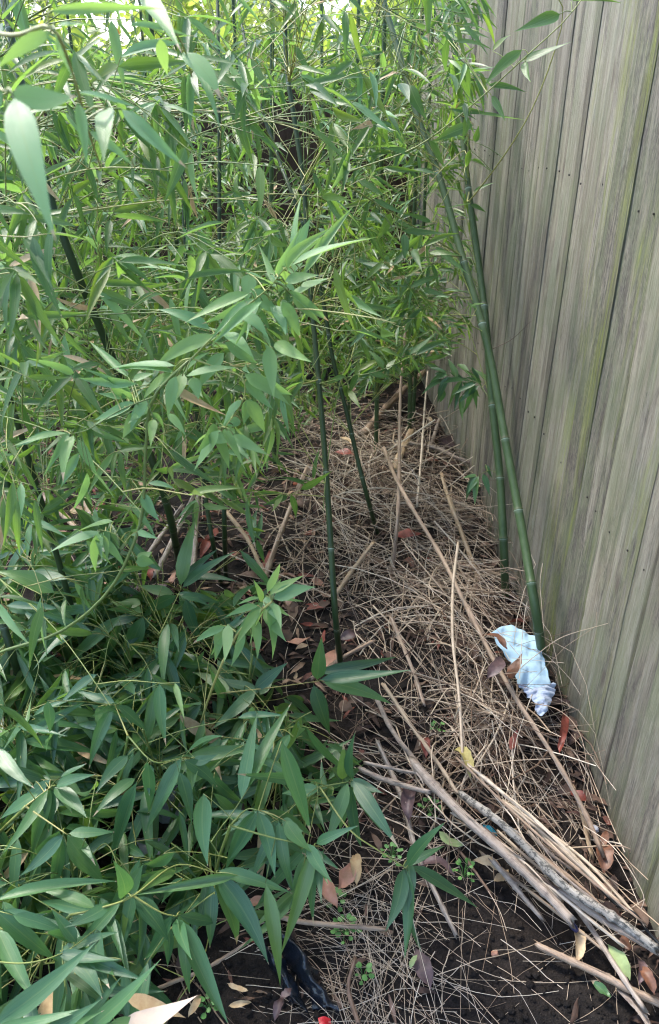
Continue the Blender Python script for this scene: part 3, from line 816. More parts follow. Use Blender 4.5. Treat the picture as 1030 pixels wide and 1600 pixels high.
hand_cluster(s2, 1.4, [(500, 1230, dz(500, 1230, .32)), (548, 1221, dz(548, 1221, .32))],
             [(552, 1220, 624, 1326, 26), (548, 1226, 566, 1326, 22), (544, 1223, 508, 1322, 24), (550, 1219, 556, 1142, 22), (546, 1221, 600, 1240, 20), (540, 1225, 530, 1300, 22), (500, 1232, 440, 1240, 22)], 'broad')
s3 = sh_px('broad-leaved shoot with long hanging leaves beside the dark plastic', 330, 1460, 360, 1290, 0.42)
hand_cluster(s3, 1.2, [(360, 1290, dz(360, 1290, .42)), (385, 1265, dz(385, 1265, .42)), (404, 1266, dz(404, 1266, .42))],
             [(404, 1268, 430, 1372, 28), (398, 1266, 352, 1360, 26), (435, 1282, 458, 1392, 22), (447, 1283, 488, 1332, 30), (402, 1268, 356, 1345, 22), (318, 1240, 325, 1354, 32), (440, 1158, 486, 1302, 30)], 'broad')
hand_cluster(s3, 1.15, [(360, 1290, dz(360, 1290, .42)), (430, 1310, dz(430, 1310, .40)), (491, 1322, dz(491, 1322, .38))],
             [(492, 1322, 437, 1497, 26), (488, 1326, 490, 1447, 20), (480, 1318, 520, 1380, 22), (415, 1380, 438, 1542, 26), (494, 1318, 560, 1290, 18)], 'broad')
s4 = sh_px('broad-leaved shoot arching across the bottom with spotted leaves', 60, 1560, 110, 1430, 0.40)
hand_cluster(s4, 1.1, [(110, 1430, dz(110, 1430, .40)), (160, 1418, dz(160, 1418, .40)), (208, 1400, dz(208, 1400, .39)), (275, 1352, dz(275, 1352, .36)), (338, 1364, dz(338, 1364, .33))],
             [(338, 1366, 420, 1507, 36), (342, 1360, 457, 1396, 24), (372, 1368, 208, 1399, 18), (275, 1360, 208, 1401, 20), (210, 1402, 264, 1472, 36), (195, 1400, 177, 1344, 32), (330, 1378, 328, 1482, 24), (150, 1420, 60, 1390, 22), (170, 1415, 100, 1450, 22)], 'broad')
hand_cluster(s4, 1.1, [(208, 1400, dz(208, 1400, .39)), (250, 1425, dz(250, 1425, .36)), (276, 1432, dz(276, 1432, .34))],
             [(278, 1434, 358, 1602, 34), (280, 1430, 340, 1440, 20), (270, 1430, 225, 1500, 24), (276, 1436, 300, 1500, 22)], 'broad')
s5 = sh_px('broad-leaved shoot with long pointed leaves at the left edge', -40, 1420, 40, 1260, 0.42)
hand_cluster(s5, 1.3, [(40, 1260, dz(40, 1260, .42)), (78, 1231, dz(78, 1231, .42))],
             [(80, 1231, 48, 1347, 26), (85, 1230, 136, 1278, 28), (75, 1234, 4, 1335, 20), (-5, 1170, 54, 1232, 24), (82, 1234, 76, 1300, 22), (60, 1240, 0, 1280, 22), (88, 1228, 150, 1210, 20)], 'broad')
hand_cluster(s5, 1.25, [(40, 1260, dz(40, 1260, .42)), (105, 1304, dz(105, 1304, .40))],
             [(105, 1306, 164, 1380, 36), (100, 1304, 30, 1370, 24), (108, 1302, 180, 1300, 20), (98, 1308, 80, 1400, 22)], 'broad')
s6 = sh_px('broad-leaved shoot in the thick of the low leaves with yellow stems', 190, 1330, 200, 1150, 0.46)
hand_cluster(s6, 1.45, [(200, 1150, dz(200, 1150, .46)), (180, 1102, dz(180, 1102, .46))],
             [(184, 1102, 230, 1143, 24), (176, 1103, 139, 1202, 22), (249, 1068, 260, 1167, 22), (180, 1098, 120, 1080, 18), (152, 1053, 88, 1106, 20), (75, 1095, 78, 1145, 20)], 'broad')
hand_cluster(s6, 1.4, [(200, 1150, dz(200, 1150, .46)), (240, 1190, dz(240, 1190, .44)), (284, 1184, dz(284, 1184, .42))],
             [(284, 1184, 227, 1302, 28), (214, 1222, 174, 1350, 30), (280, 1206, 300, 1290, 24), (290, 1180, 350, 1150, 22), (288, 1188, 340, 1230, 24), (230, 1190, 232, 1270, 24), (200, 1180, 150, 1240, 22)], 'broad')
s7 = sh_px('broad-leaved shoot with dark upswept leaves beside the fallen red leaves', 300, 1080, 250, 990, 0.30)
hand_cluster(s7, 1.7, [(250, 990, dz(250, 990, .30)), (283, 920, dz(283, 920, .34))],
             [(283, 915, 306, 808, 26), (285, 918, 372, 860, 20), (282, 932, 345, 943, 18), (276, 930, 222, 966, 22), (290, 935, 320, 1010, 22)], 'broad')
hand_cluster(s7, 1.7, [(250, 990, dz(250, 990, .30)), (224, 963, dz(224, 963, .32))],
             [(224, 963, 196, 1042, 30), (190, 963, 101, 1040, 24), (222, 957, 172, 938, 22), (215, 965, 150, 985, 20), (85, 925, -10, 892, 32), (105, 905, 0, 905, 24)], 'broad')
s8 = sh_px('broad-leaved shoot crowding the bottom left corner with long pale-edged leaves', -80, 1700, -30, 1500, 0.42)
hand_cluster(s8, 0.95, [(-30, 1500, dz(-30, 1500, .42)), (-15, 1420, dz(-15, 1420, .42))],
             [(-10, 1420, 90, 1502, 30), (-10, 1408, 186, 1377, 22), (-5, 1450, 60, 1570, 30), (20, 1430, 110, 1460, 22)], 'broad')
hand_cluster(s8, 0.95, [(-30, 1500, dz(-30, 1500, .42)), (40, 1505, dz(40, 1505, .41)), (100, 1488, dz(100, 1488, .40)), (150, 1452, dz(150, 1452, .38))],
             [(115, 1488, 230, 1532, 24), (100, 1486, 160, 1560, 34), (90, 1490, 190, 1500, 22), (150, 1452, 172, 1545, 34), (120, 1472, 80, 1420, 22)], 'broad', 0.0016)
hand_cluster(s8, 0.92, [(-30, 1500, dz(-30, 1500, .42)), (-10, 1600, dz(-10, 1600, .40)), (60, 1640, dz(60, 1640, .36))],
             [(-10, 1602, 152, 1470, 36), (-10, 1607, 147, 1572, 18), (60, 1620, 160, 1560, 24), (30, 1610, 110, 1590, 22)], 'broad')
brp = hand_cluster(s8, 0.92, [(60, 1640, dz(60, 1640, .36)), (140, 1610, dz(140, 1610, .34)), (190, 1605, dz(190, 1605, .32))],
                   [(142, 1607, 252, 1498, 30), (170, 1600, 260, 1590, 24)], 'broad')
# the bleached leaf at the bottom edge, part of that shoot
for (bx, by, tx, ty, wp) in [(180, 1612, 309, 1555, 36), (195, 1558, 290, 1590, 24)]:
    dd = dz(bx, by, .33); b3 = D(bx, by, dd); t3 = D(tx, ty, dd + 0.03)
    add_leaf(brp, b3, t3 - b3, np.linalg.norm(t3 - b3), wp * dd / FPX, unit(ZU + 0.5 * unit(CAM - b3)), 'pale_leaf' if by > 1600 else 'tan_leaf')

small = []
for x, y, dx, dy in [(-0.50, 1.02, 0.05, -0.05), (-0.32, 1.28, -0.05, 0.0), (-0.72, 1.38, 0.05, -0.05), (-0.20, 1.58, 0.06, -0.05), (-0.48, 1.72, 0.0, -0.1), (-0.90, 1.75, 0.08, 0.0), (-0.68, 1.10, 0.0, 0.05), (-0.10, 1.32, 0.05, 0.0)]:
    p = Plant('small broad-leaved shoot sunk in the low leaf mass', 'small shoots in the low leaf mass', [(x, y, gz(x, y) - 0.01), (x + dx * 0.5, y + dy * 0.5, 0.17), (x + dx, y + dy, 0.36)], 0.0024, 'twig', node_gap=0.07)
    plants.append(p); small.append(p)
# sprigs on the leaning culms by the fence
hand_cluster(pa, 1.75, [(722, 400, 2.46), (560, 300, 2.2), (535, 275, 1.9), (640, 235, 1.8), (700, 195, 1.75), (760, 145, 1.7), (820, 90, 1.65), (880, 35, 1.6), (912, -5, 1.58)],
             [(875, 22, 803, 50, 30), (892, 2, 972, 5, 10), (812, 96, 894, 65, 20), (816, 78, 756, 136, 26), (763, 133, 824, 145, 14), (740, 195, 676, 222, 24), (670, 218, 696, 264, 28), (700, 113, 713, 149, 18),
              (708, 65, 772, 79, 14), (770, 80, 801, 54, 14), (820, 97, 830, 129, 16), (700, 62, 697, 116, 16), (750, 178, 820, 187, 14), (640, 133, 668, 189, 26), (768, 150, 790, 190, 16), (726, 160, 730, 195, 12), (640, 240, 600, 232, 14), (625, 130, 640, 160, 22), (730, 180, 722, 220, 16)], 'leaf', 0.0026)
hand_cluster(pb, 2.0, [(733, 300, 2.84), (735, 312, 2.3), (800, 225, 2.0), (845, 140, 1.9), (880, 30, 1.8), (868, -10, 1.75)],
             [(735, 318, 700, 325, 12), (735, 320, 760, 332, 12), (728, 310, 732, 340, 8), (740, 300, 775, 285, 8), (735, 235, 728, 262, 14), (742, 222, 748, 195, 16), (735, 250, 762, 266, 10)], 'leaf', 0.0030)
hand_cluster(pa, 2.1, [(722, 400, 2.46), (690, 400, 2.25), (650, 400, 2.15), (625, 375, 2.1)],
             [(629, 361, 700, 365, 16), (632, 365, 632, 410, 18), (611, 333, 587, 376, 20), (584, 311, 640, 339, 12), (560, 282, 602, 308, 15), (665, 384, 718, 364, 13), (680, 385, 733, 429, 15), (600, 262, 662, 268, 12), (640, 268, 690, 275, 14), (645, 390, 660, 425, 16), (670, 395, 720, 400, 12)], 'leaf', 0.0022)
hand_cluster(pa, 2.2, [(753, 517, 2.38), (700, 490, 2.3), (650, 455, 2.2), (610, 415, 2.1)],
             [(735, 480, 760, 475, 12), (745, 482, 728, 472, 10), (640, 450, 690, 430, 14), (635, 445, 655, 480, 16), (610, 420, 560, 410, 14), (615, 415, 640, 380, 14), (600, 410, 570, 440, 14), (660, 450, 700, 462, 12)], 'leaf', 0.002)
hand_cluster(pc, 2.0, [(497, 600, 2.17), (540, 590, 2.1), (590, 580, 2.05), (645, 556, 2.0)],
             [(640, 555, 682, 519, 16), (650, 555, 708, 530, 15), (641, 558, 661, 599, 20), (560, 585, 545, 620, 16), (540, 588, 510, 600, 14), (600, 578, 575, 548, 16), (605, 578, 620, 560, 14), (530, 590, 550, 560, 14), (575, 582, 610, 590, 16), (560, 580, 600, 560, 14), (545, 610, 565, 640, 14)], 'leaf', 0.0018)
hand_cluster(pc, 2.0, [(508, 742, 2.16), (480, 760, 2.1), (450, 775, 2.05)],
             [(480, 758, 440, 745, 14), (470, 765, 520, 735, 16), (455, 772, 462, 810, 14), (450, 775, 410, 790, 14), (440, 770, 425, 800, 14), (490, 750, 500, 700, 10)], 'leaf', 0.0014)

hand_cluster(pb, 2.85, [(770, 632, 2.70), (748, 600, 2.8), (722, 592, 2.86), (695, 585, 2.9)],
             [(745, 598, 705, 618, 11), (740, 600, 722, 650, 12), (725, 594, 690, 600, 12), (722, 594, 700, 640, 12), (700, 586, 672, 598, 11), (700, 588, 684, 630, 13), (698, 584, 668, 575, 10), (735, 595, 745, 640, 12), (715, 590, 700, 560, 11), (745, 598, 720, 575, 11), (730, 596, 750, 622, 11)], 'broad', 0.0018, extra=1.5)
hand_cluster(pb, 2.8, [(781, 742, 2.66), (765, 735, 2.72), (745, 745, 2.76)],
             [(748, 744, 730, 772, 11), (746, 745, 742, 790, 12), (755, 740, 765, 775, 11), (745, 744, 722, 748, 10)], 'broad', 0.0014, extra=0.6)
# ---------------- the leaf mass: fans of leaves spread through the volume of the grove
BX = np.array([0, 100, 200, 300, 400, 470, 540, 600, 650, 720, 780, 830, 900, 960, 1020, 1080, 1140, 1200, 1260, 1350, 1430, 1500, 1600, 1750])
BR = np.array([735, 740, 735, 722, 705, 680, 610, 500, 430, 420, 420, 390, 400, 410, 380, 420, 520, 545, 520, 480, 450, 330, 260, 200])
HOLES = [(450, 230, 60, 90, 0.35), (650, 330, 70, 90, 0.6), (250, 870, 50, 50, 0.45), (365, 865, 55, 60, 0.25), (35, 900, 50, 40, 0.5), (110, 800, 50, 35, 0.6), (255, 1290, 50, 60, 0.25), (390, 1320, 60, 70, 0.2), (300, 1530, 80, 80, 0.1), (150, 20, 230, 75, 0.35),
         (470, 10, 200, 60, 0.35), (420, 990, 50, 60, 0.1)]
FX_, FR_ = np.array([0, 300, 450, 520, 560, 600, 640, 700, 800]), np.array([742, 738, 742, 742, 700, 620, 520, 430, 400])
def edge(py, d):
    return max(np.interp(py, BX, BR), np.interp(py, FX_, FR_)) if d > 2.65 else np.interp(py, BX, BR)
def keep(px, py, u, d=0.0):
    if px > edge(py, d) + rng.normal(0, 12): return False
    pr = 1.0
    for (hx, hy, rx, ry, p) in HOLES:
        q = ((px - hx) / rx) ** 2 + ((py - hy) / ry) ** 2
        if q < 1: pr = min(pr, p + (1 - p) * q * q)
    return u < pr
PG = {}
def guard(px, py, d, r=1):
    cx, cy = int(px // 14), int(py // 14)
    for i in range(-r, r + 1):
        for j in range(-r, r + 1):
            k_ = (cx + i, cy + j)
            PG[k_] = min(PG.get(k_, 99), d) if r == 0 else max(PG.get(k_, 0), d)
for p in plants:
    for b_ in p.branches:
        for (mtx, si, mat, L) in b_['leaves']:
            for t in (0.15, 0.4, 0.65, 0.9):
                px, py, d = proj(mtx[:3, 3] + mtx[:3, 0] * t); guard(px, py, d, 1)
for p, y0, y1 in ((pc, 90, 1050), (pa, 0, 1070), (pb, 300, 950), (pd_, 260, 850), (pe, 390, 570), (pe, 770, 900), (pg, 180, 350), (pg, 790, 910), (pf, 810, 910)):
    for q in p.path:
        px, py, d = proj(q)
        if y0 < py < y1 and rng.random() < 0.85: guard(px, py, d, 1)
def leaf_ok(mtx):
    for t in (0.1, 0.4, 0.7, 1.0):
        px, py, d = proj(mtx[:3, 3] + mtx[:3, 0] * t)
        if d < 0.2: return False
        if px > edge(py, d) + (42 if d < 2.65 else 8): return False
        g_ = PG.get((int(px // 14), int(py // 14)))
        if g_ is not None and d < g_ + 0.03: return False
        if t in (0.4, 1.0):
            for (hx, hy, rx, ry, pr) in HOLES:
                if ((px - hx) / rx) ** 2 + ((py - hy) / ry) ** 2 < 0.55 and rng.random() > pr + 0.12: return False
    return True
def grow(n, lo, hi, Lm, mat, nl, mind, subset, zfun=None, r=0.0011):
    cand = rng.uniform(lo, hi, (n, 3))
    asg = {}
    for c in cand:
        px, py, d = proj(c)
        if not inframe(px, py, d) or d < mind: continue
        if c[2] < gz(c[0], c[1]) + 0.05: continue
        if zfun is not None and rng.random() > zfun(c): continue
        if not keep(px, py, rng.random(), d): continue
        best, bd = None, 9
        for p in subset:
            j = int(np.argmin(np.abs(p.path[:, 2] - c[2] * 0.9)))
            q = np.linalg.norm(p.path[j] - c)
            if q < bd: best, bd = p, q
        asg.setdefault(id(best), (best, []))[1].append(c)
    for best, cs in asg.values():
        cs = sorted(cs, key=lambda c: (round(c[2] / 0.22), math.atan2(c[1] - best.base[1], c[0] - best.base[0])))
        for i in range(0, len(cs), 7):
            ch = cs[i:i + 7]
            cen = np.mean(ch, axis=0)
            org = best.node_below(cen[2] - 0.02)
            br = best.branch(org)
            far = max(ch, key=lambda c: np.linalg.norm(c - org))
            axis_ = spline([org, (org + far) / 2 + np.array([0, 0, 0.05]) + rng.normal(0, 0.02, 3), far - 0.1 * (far - org)], 14)
            jm = 0
            for c in ch:
                j = int(np.argmin(np.linalg.norm(axis_ - c, axis=1))); j = max(1, j - 2)
                out = unit(unit(c - axis_[j]) + 0.8 * unit(np.array([c[0] - org[0], c[1] - org[1], 0])) + rng.normal(0, 0.45, 3) + np.array([0, -0.25, -0.15]))
                if spray(br, c, out, int(rng.integers(nl[0], nl[1] + 1)), Lm, mat, axis_[j], r): jm = max(jm, j)
            if jm: tube(br['mb'], axis_[:jm + 2], np.linspace(min(0.0018, best.rad * 0.45), r * 0.8, len(axis_[:jm + 2])), 5)
grove = [p for p in plants if p not in (pfront, pmid, pstar, s1, s2, s3, s4, s5, s6, s7, s8) and p not in small]
low = [s1, s2, s3, s4, s6, s7] + small
# near left mass
grow(2100, (-1.5, 0.75, 0.55), (0.25, 2.0, 2.1), 0.110, 'leaf', (3, 6), 1.0, grove, lambda c: 0.9 if c[2] > 0.75 else 0.7)
# middle mass
grow(4200, (-2.0, 1.9, 0.35), (0.6, 3.3, 2.35), 0.100, 'leaf', (3, 6), 1.2, grove, lambda c: 1.0 if c[2] > 0.6 else 0.75)
# far mass
grow(3000, (-2.6, 3.2, 0.1), (0.62, 5.1, 2.4), 0.10, 'leaf', (3, 6), 1.2, grove)
# low broad-leaved shoots
grow(1500, (-1.1, 0.75, 0.06), (0.12, 2.1, 0.42), 0.175, 'broad', (3, 5), 0.9, low, None, 0.0013)
# low leaves far back under the culms
grow(260, (0.3, 2.9, 0.1), (0.73, 4.6, 0.75), 0.12, 'broad', (3, 5), 0.9, grove)
# leaves screening the far run of the fence
grow(330, (0.30, 2.75, 0.45), (0.72, 4.9, 1.9), 0.10, 'leaf', (3, 6), 0.9, grove)

# ---------------- write the plants out: the leaves that show largest become parts, the rest of each branch is foliage
allv = []
for p in plants:
    for b_ in p.branches:
        for lf in b_['leaves']:
            mtx, si, mat, L = lf
            c = mtx[:3, 3] + mtx[:3, 0] * 0.5
            px, py, d = proj(c)
            size = np.linalg.norm(mtx[:3, 1]) * FPX / d if (d > 0.2 and -40 < px < 1070 and -40 < py < 1640) else 0.0
            lf_d = [size, p, b_, mtx, si, mat]
            allv.append(lf_d)
allv.sort(key=lambda q: -q[0])
cnt = {}
single, rest = {}, {}
tot = 0
for q in allv:
    k = id(q[1])
    if q[0] > 9 and cnt.get(k, 0) < 290 and tot < 2600:
        cnt[k] = cnt.get(k, 0) + 1; tot += 1
        single.setdefault(id(q[2]), []).append(q)
    else:
        rest.setdefault((k, q[5]), [q[1], []])[1].append(q)
for p in plants:
    for b_ in p.branches:
        if not b_['mb'].v: continue
        o = b_['mb'].build('branch', 'twig', p.root, b_['o'])
        for (size, _, _, mtx, si, mat) in single.get(id(b_), []):
            lo = bpy.data.objects.new('leaf', leaf_mesh('b', mat, si))
            COL.objects.link(lo); lo.parent = o
            mm = mtx.copy(); mm[:3, 3] -= b_['o']
            lo.matrix_local = Matrix(mm.tolist())
for (k, mat), (p, qs) in rest.items():
    mb = MB()
    for (size, _, _, mtx, si, _) in qs:
        V, F, UV = SHAPES[si]
        mb.add(V @ mtx[:3, :3].T + mtx[:3, 3], F, UV)
    o = mb.build('foliage', mat, p.root, p.base); o['kind'] = 'stuff'
print('leaves', len(allv), 'single', tot, 'plants', len(plants))

# ================================================================== SHRUBS BEYOND THE FAR FENCE
def shrub(label, x, y, rx, rz, zc, n, mat='shrub'):
    r_ = thing('garden_shrub', (x, y, 0), label, 'shrub', 'shrubs beyond the far fence')
    mb = MB(); tube(mb, spline([(x, y, -0.3), (x + 0.05, y, zc * 0.5), (x - 0.05, y, zc + rz * 0.4)], 10), np.linspace(0.06, 0.02, 10), 7)
    for _ in range(9):
        a = rng.uniform(0, 6.28); e = rng.uniform(0.3, 0.9)
        tube(mb, spline([(x, y, zc * rng.uniform(0.3, 0.9)), (x + rx * .5 * math.cos(a) * e, y + rx * .5 * math.sin(a) * e, zc), (x + rx * e * math.cos(a), y + rx * e * math.sin(a), zc + rz * rng.uniform(0, 0.7))], 7), np.linspace(0.02, 0.005, 7), 5)
    mb.build('trunk', 'bark', r_, (x, y, 0))
    mb = MB(); cl = rng.normal(0, 1, (26, 3)); cl /= np.linalg.norm(cl, axis=1, keepdims=True); cl *= rng.uniform(0.35, 1.0, (26, 1))
    for _ in range(n):
        c = cl[int(rng.integers(26))] + rng.normal(0, 0.2, 3)
        pnt = np.array([x, y, zc]) + c * np.array([rx, rx, rz])
        if pnt[2] < 0.1: continue
        V, F, UV = SHAPES[int(rng.integers(18))]
        L = rng.uniform(0.10, 0.19)
        mt = leaf_matrix(pnt, rng.normal(0, 1, 3) + np.array([0, 0, -0.4]), rng.normal(0, 0.6, 3) + ZU, L, L * 0.36)
        mb.add(V @ mt[:3, :3].T + mt[:3, 3], F, UV)
    mb.build('crown', mat, r_, (x, y, 0))
shrub('sunlit yellow-green shrub beyond the far fence at the top left', -2.6, 7.0, 1.3, 1.1, 1.6, 6500)
shrub('sunlit green shrub beyond the far fence, top centre', -0.6, 7.6, 1.2, 1.0, 1.5, 6000)
shrub('sunlit shrub rising behind the fence corner', 1.0, 7.2, 1.1, 1.1, 1.7, 5000)
o = place('orange_leaf', leaf_mesh('b', 'orange_leaf', 3), (0, 0, 0))
b3 = D(184, 64, 2.6); t3 = D(172, 36, 2.6)
o.matrix_world = Matrix(leaf_matrix(b3, t3 - b3, unit(CAM - b3), np.linalg.norm(t3 - b3), 0.028).tolist())
tag(o, 'small bright orange leaf caught among the bamboo at the top left', 'leaf')

# ================================================================== DRY CANES
def pile(x, y):
    """thickness of the straw tangle"""
    return 0.155 * math.exp(-((x - 0.50) / 0.26) ** 2) * math.exp(-((y - 1.75) / 0.62) ** 2) + 0.10 * math.exp(-((x - 0.35) / 0.33) ** 2) * math.exp(-((y - 2.85) / 0.5) ** 2)
def cane(name, label, pts, rpx, mat, lift=0.012, taper=0.75, nodes=True, flat=1.0, group=None, jitter=0.004):
    """pts: (px, py, height above the soil)"""
    w3 = []
    for (px, py, h) in pts:
        g = G(px, py, 0.0); z = gz(g[0], g[1]) + h
        w3.append(G(px, py, z))
    n = 8 * len(w3)
    P = spline(w3, n)
    P = P + np.cumsum(rng.normal(0, 1, (n, 3)), axis=0) * jitter * 0.04
    d = np.mean([proj(q)[2] for q in w3]); r = 0.72 * rpx * d / FPX
    R = np.linspace(r, r * taper, n) * (1 + rng.normal(0, 0.035, n))
    L = np.linalg.norm(np.diff(P, axis=0), axis=1).sum()
    if nodes:
        m_ = max(1, int(L / 0.16))
        for k_ in range(m_):
            i = int((k_ + rng.uniform(0.3, 0.7)) / m_ * n)
            if 0 < i < n - 1: R[i] *= 1.28
    mb = MB(); tube(mb, P, R, 9, flat=flat, cap=False)
    V = mb.v[0].reshape(n, 9, 3)
    groove = 1 + rng.normal(0, 0.07, 9)
    V[:] = P[:, None, :] + (V - P[:, None, :]) * (groove[None, :] * (1 + rng.normal(0, 0.03, (n, 9))))[:, :, None]
    for e, sgn in ((0, -1), (n - 1, 1)):                  # broken, ragged, hollow ends
        t_ = unit(P[min(e + 1, n - 1)] - P[max(e - 1, 0)]) * sgn
        V[e] += t_[None, :] * (rng.uniform(-0.6, 2.0, 9)[:, None] * r)
        inner = P[e][None, :] + (V[e] - P[e][None, :]) * 0.62 - t_[None, :] * r * 2.5
        k0 = mb.n
        mb.add(inner, np.zeros((0, 4), np.int32))
        ring = e * 9 + np.arange(9); inn = k0 + np.arange(9)
        F = np.stack([ring, np.roll(ring, -1), np.roll(inn, -1), inn], -1)
        if sgn < 0: F = F[:, ::-1]
        mb.f.append(F.astype(np.int32))
        mb.f.append(np.array([[inn[0], inn[1], inn[2], inn[8]], [inn[2], inn[3], inn[7], inn[8]], [inn[3], inn[4], inn[6], inn[7]]], np.int32))
    mb.v[0] = V.reshape(-1, 3)
    if rpx > 3:                                            # fibres lifting off the cane
        for _ in range(int(rng.integers(3, 6))):
            i0 = int(rng.integers(0, n - 5)); i1 = min(n - 1, i0 + int(rng.integers(4, max(6, n // 3))))
            off_ = unit(rng.normal(0, 1, 3) + np.array([0, 0, 0.7])) * r * 0.95
            seg = P[i0:i1 + 1] + off_
            seg = seg + off_[None, :] * (np.linspace(0, 1, len(seg)) ** 3)[:, None] * rng.uniform(0.2, 2.0)
            tube(mb, seg, np.linspace(r * 0.28, r * 0.10, len(seg)), 4, cap=False)
    o = mb.build(name, mat, None, P[0])
    return tag(o, label, 'cane', group)
CG = 'dead bamboo canes on the ground'
cane('dead_cane', 'long straight brown cane running down from the tangle to the fence foot', [(600, 700, .30), (625, 760, .27), (690, 872, .22), (742, 975, .19), (800, 1082, .17), (870, 1192, .14), (915, 1275, .10), (940, 1335, .07)], 5.5, 'cane', group=CG)
cane('dead_cane', 'thickest grey-pink cane lying across the bottom, frayed at both ends', [(648, 1195, .13), (690, 1240, .13), (735, 1285, .13), (790, 1335, .12), (850, 1392, .11), (893, 1438, .10)], 11.5, 'greycane', taper=0.85, group=CG)
cane('dead_cane', 'black and white speckled cane running down to the fence', [(720, 1240, .10), (780, 1283, .13), (840, 1340, .13), (885, 1385, .13), (960, 1432, .12), (1028, 1482, .11)], 8.0, 'speckled', taper=1.1, group=CG)
cane('dead_cane', 'whitish cane lying just below the speckled one', [(800, 1350, .09), (880, 1396, .10), (945, 1440, .10), (985, 1462, .10), (1035, 1492, .09)], 6.5, 'greycane', taper=1.15, group=CG)
cane('dead_cane', 'dull olive-grey cane slanting under the speckled one past the limp green leaf', [(838, 1340, .05), (890, 1405, .06), (930, 1460, .06), (965, 1515, .06), (1005, 1575, .05)], 6.5, 'greycane', group=CG)
cane('dead_cane', 'reddish cane with a broken tip on the black soil in the bottom corner', [(838, 1476, .03), (870, 1492, .035), (930, 1520, .04), (985, 1548, .04), (1040, 1572, .04)], 7.5, 'cane', taper=1.2, group=CG)
cane('dead_cane', 'pale flat cane at the very bottom beside the fence', [(975, 1552, .03), (1000, 1580, .03), (1020, 1612, .03)], 11, 'greycane', flat=0.3, group=CG)
cane('dead_cane', 'whitish stick joining the thick grey cane from the left', [(565, 1203, .10), (600, 1218, .10), (640, 1230, .11), (672, 1238, .12)], 6, 'greycane', group=CG)
cane('dead_cane', 'thin grey cane lying over the broad leaves to the thick grey cane', [(572, 1192, .12), (610, 1200, .12), (650, 1207, .12)], 4, 'greycane', group=CG)
cane('dead_cane', 'grey stalk ending on the soil below the dark drooping leaves', [(590, 1160, .06), (625, 1240, .05), (650, 1330, .04), (675, 1385, .03), (711, 1458, .02)], 6.0, 'greycane', group=CG)
cane('dead_cane', 'short tan-grey prong beside the thick grey cane', [(770, 1345, .07), (800, 1380, .06), (845, 1433, .04)], 6, 'greycane', group=CG)
cane('dead_cane', 'bright tan split cane standing up in the tangle', [(616, 735, .16), (630, 700, .20), (643, 672, .23)], 8.0, 'split', flat=0.4, nodes=False, taper=0.9, group=CG)
cane('dead_cane', 'tan split stick beside the slim dark culm', [(526, 928, .03), (552, 890, .06), (582, 850, .10)], 5.5, 'split', flat=0.6, nodes=False, group=CG)
cane('dead_cane', 'tan cane leaning upright in the dark under the culms', [(748, 906, .04), (728, 850, .09), (705, 790, .14), (690, 740, .18)], 5.5, 'split', group=CG)
cane('dead_cane', 'thin grey-tan stem standing straight up from the tangle', [(612, 900, .02), (622, 800, .18), (624, 680, .40), (627, 590, .58), (634, 510, .72)], 4.0, 'cane', group=CG)
cane('dead_cane', 'thinnest upright straw-coloured stem right of the split cane', [(652, 790, .06), (658, 720, .20), (664, 640, .36), (669, 580, .48)], 2.6, 'straw', group=CG)
cane('dead_cane', 'stout tan cane slanting up behind the tangle', [(565, 680, .05), (600, 640, .06), (640, 600, .08), (668, 578, .10)], 7, 'cane', group=CG)
cane('dead_cane', 'long horizontal tan cane far back behind the tangle', [(560, 548, .08), (620, 550, .08), (690, 553, .09)], 4.5, 'cane', group=CG)
cane('dead_cane', 'grey horizontal cane across the middle of the tangle', [(620, 690, .10), (680, 700, .10), (725, 720, .10), (760, 724, .09)], 5.0, 'greycane', group=CG)
cane('dead_cane', 'small bluish-grey stick poking up in the dark litter', [(672, 700, .05), (680, 675, .07), (686, 655, .09)], 4.5, 'greycane', group=CG)
cane('dead_cane', 'short tan cane lying on the soil against the leaning culm', [(690, 875, .08), (740, 888, .07), (780, 897, .07), (808, 905, .07)], 4.5, 'cane', group=CG)
cane('dead_cane', 'brown cane meeting another in a V by the slim culms', [(413, 905, .03), (432, 850, .06), (455, 790, .10), (480, 730, .15)], 5.5, 'cane', group=CG)
cane('dead_cane', 'tan cane forming the other arm of the V', [(354, 800, .10), (385, 840, .07), (405, 880, .05), (418, 908, .03)], 5, 'split', group=CG)
cane('dead_cane', 'pale cane leaning against the leaf litter in front of the slim culms', [(302, 890, .03), (306, 830, .08), (310, 770, .13)], 6, 'greycane', group=CG)
cane('dead_cane', 'pinkish cane slanting over the litter beside the slanting culm', [(240, 905, .03), (262, 860, .06), (290, 800, .10), (305, 770, .13)], 6.5, 'greycane', group=CG)
cane('dead_cane', 'second pinkish cane slanting over the litter further left', [(222, 880, .02), (250, 840, .05), (285, 790, .08)], 5.5, 'greycane', group=CG)
cane('dead_cane', 'fat tan cane piece among dead leaves at the far left', [(132, 782, .03), (142, 805, .03), (152, 832, .03)], 9, 'split', group=CG)
cane('dead_cane', 'tan cane piece half under leaves at the left edge', [(38, 732, .05), (60, 762, .05), (80, 790, .04)], 6, 'cane', group=CG)
cane('dead_cane', 'tan stick on the litter pointing down at the far left', [(95, 800, .04), (110, 815, .04), (122, 830, .03)], 7, 'split', group=CG)
cane('dead_cane', 'thin cane passing behind the foot of the slim dark culm', [(485, 1062, .05), (515, 1042, .06), (545, 1022, .07), (582, 1002, .09)], 5, 'cane', group=CG)
cane('dead_cane', 'flat tan cane running down through the straw in the middle', [(612, 965, .10), (632, 1015, .10), (650, 1060, .09), (662, 1100, .09)], 6.0, 'cane', flat=0.5, group=CG)
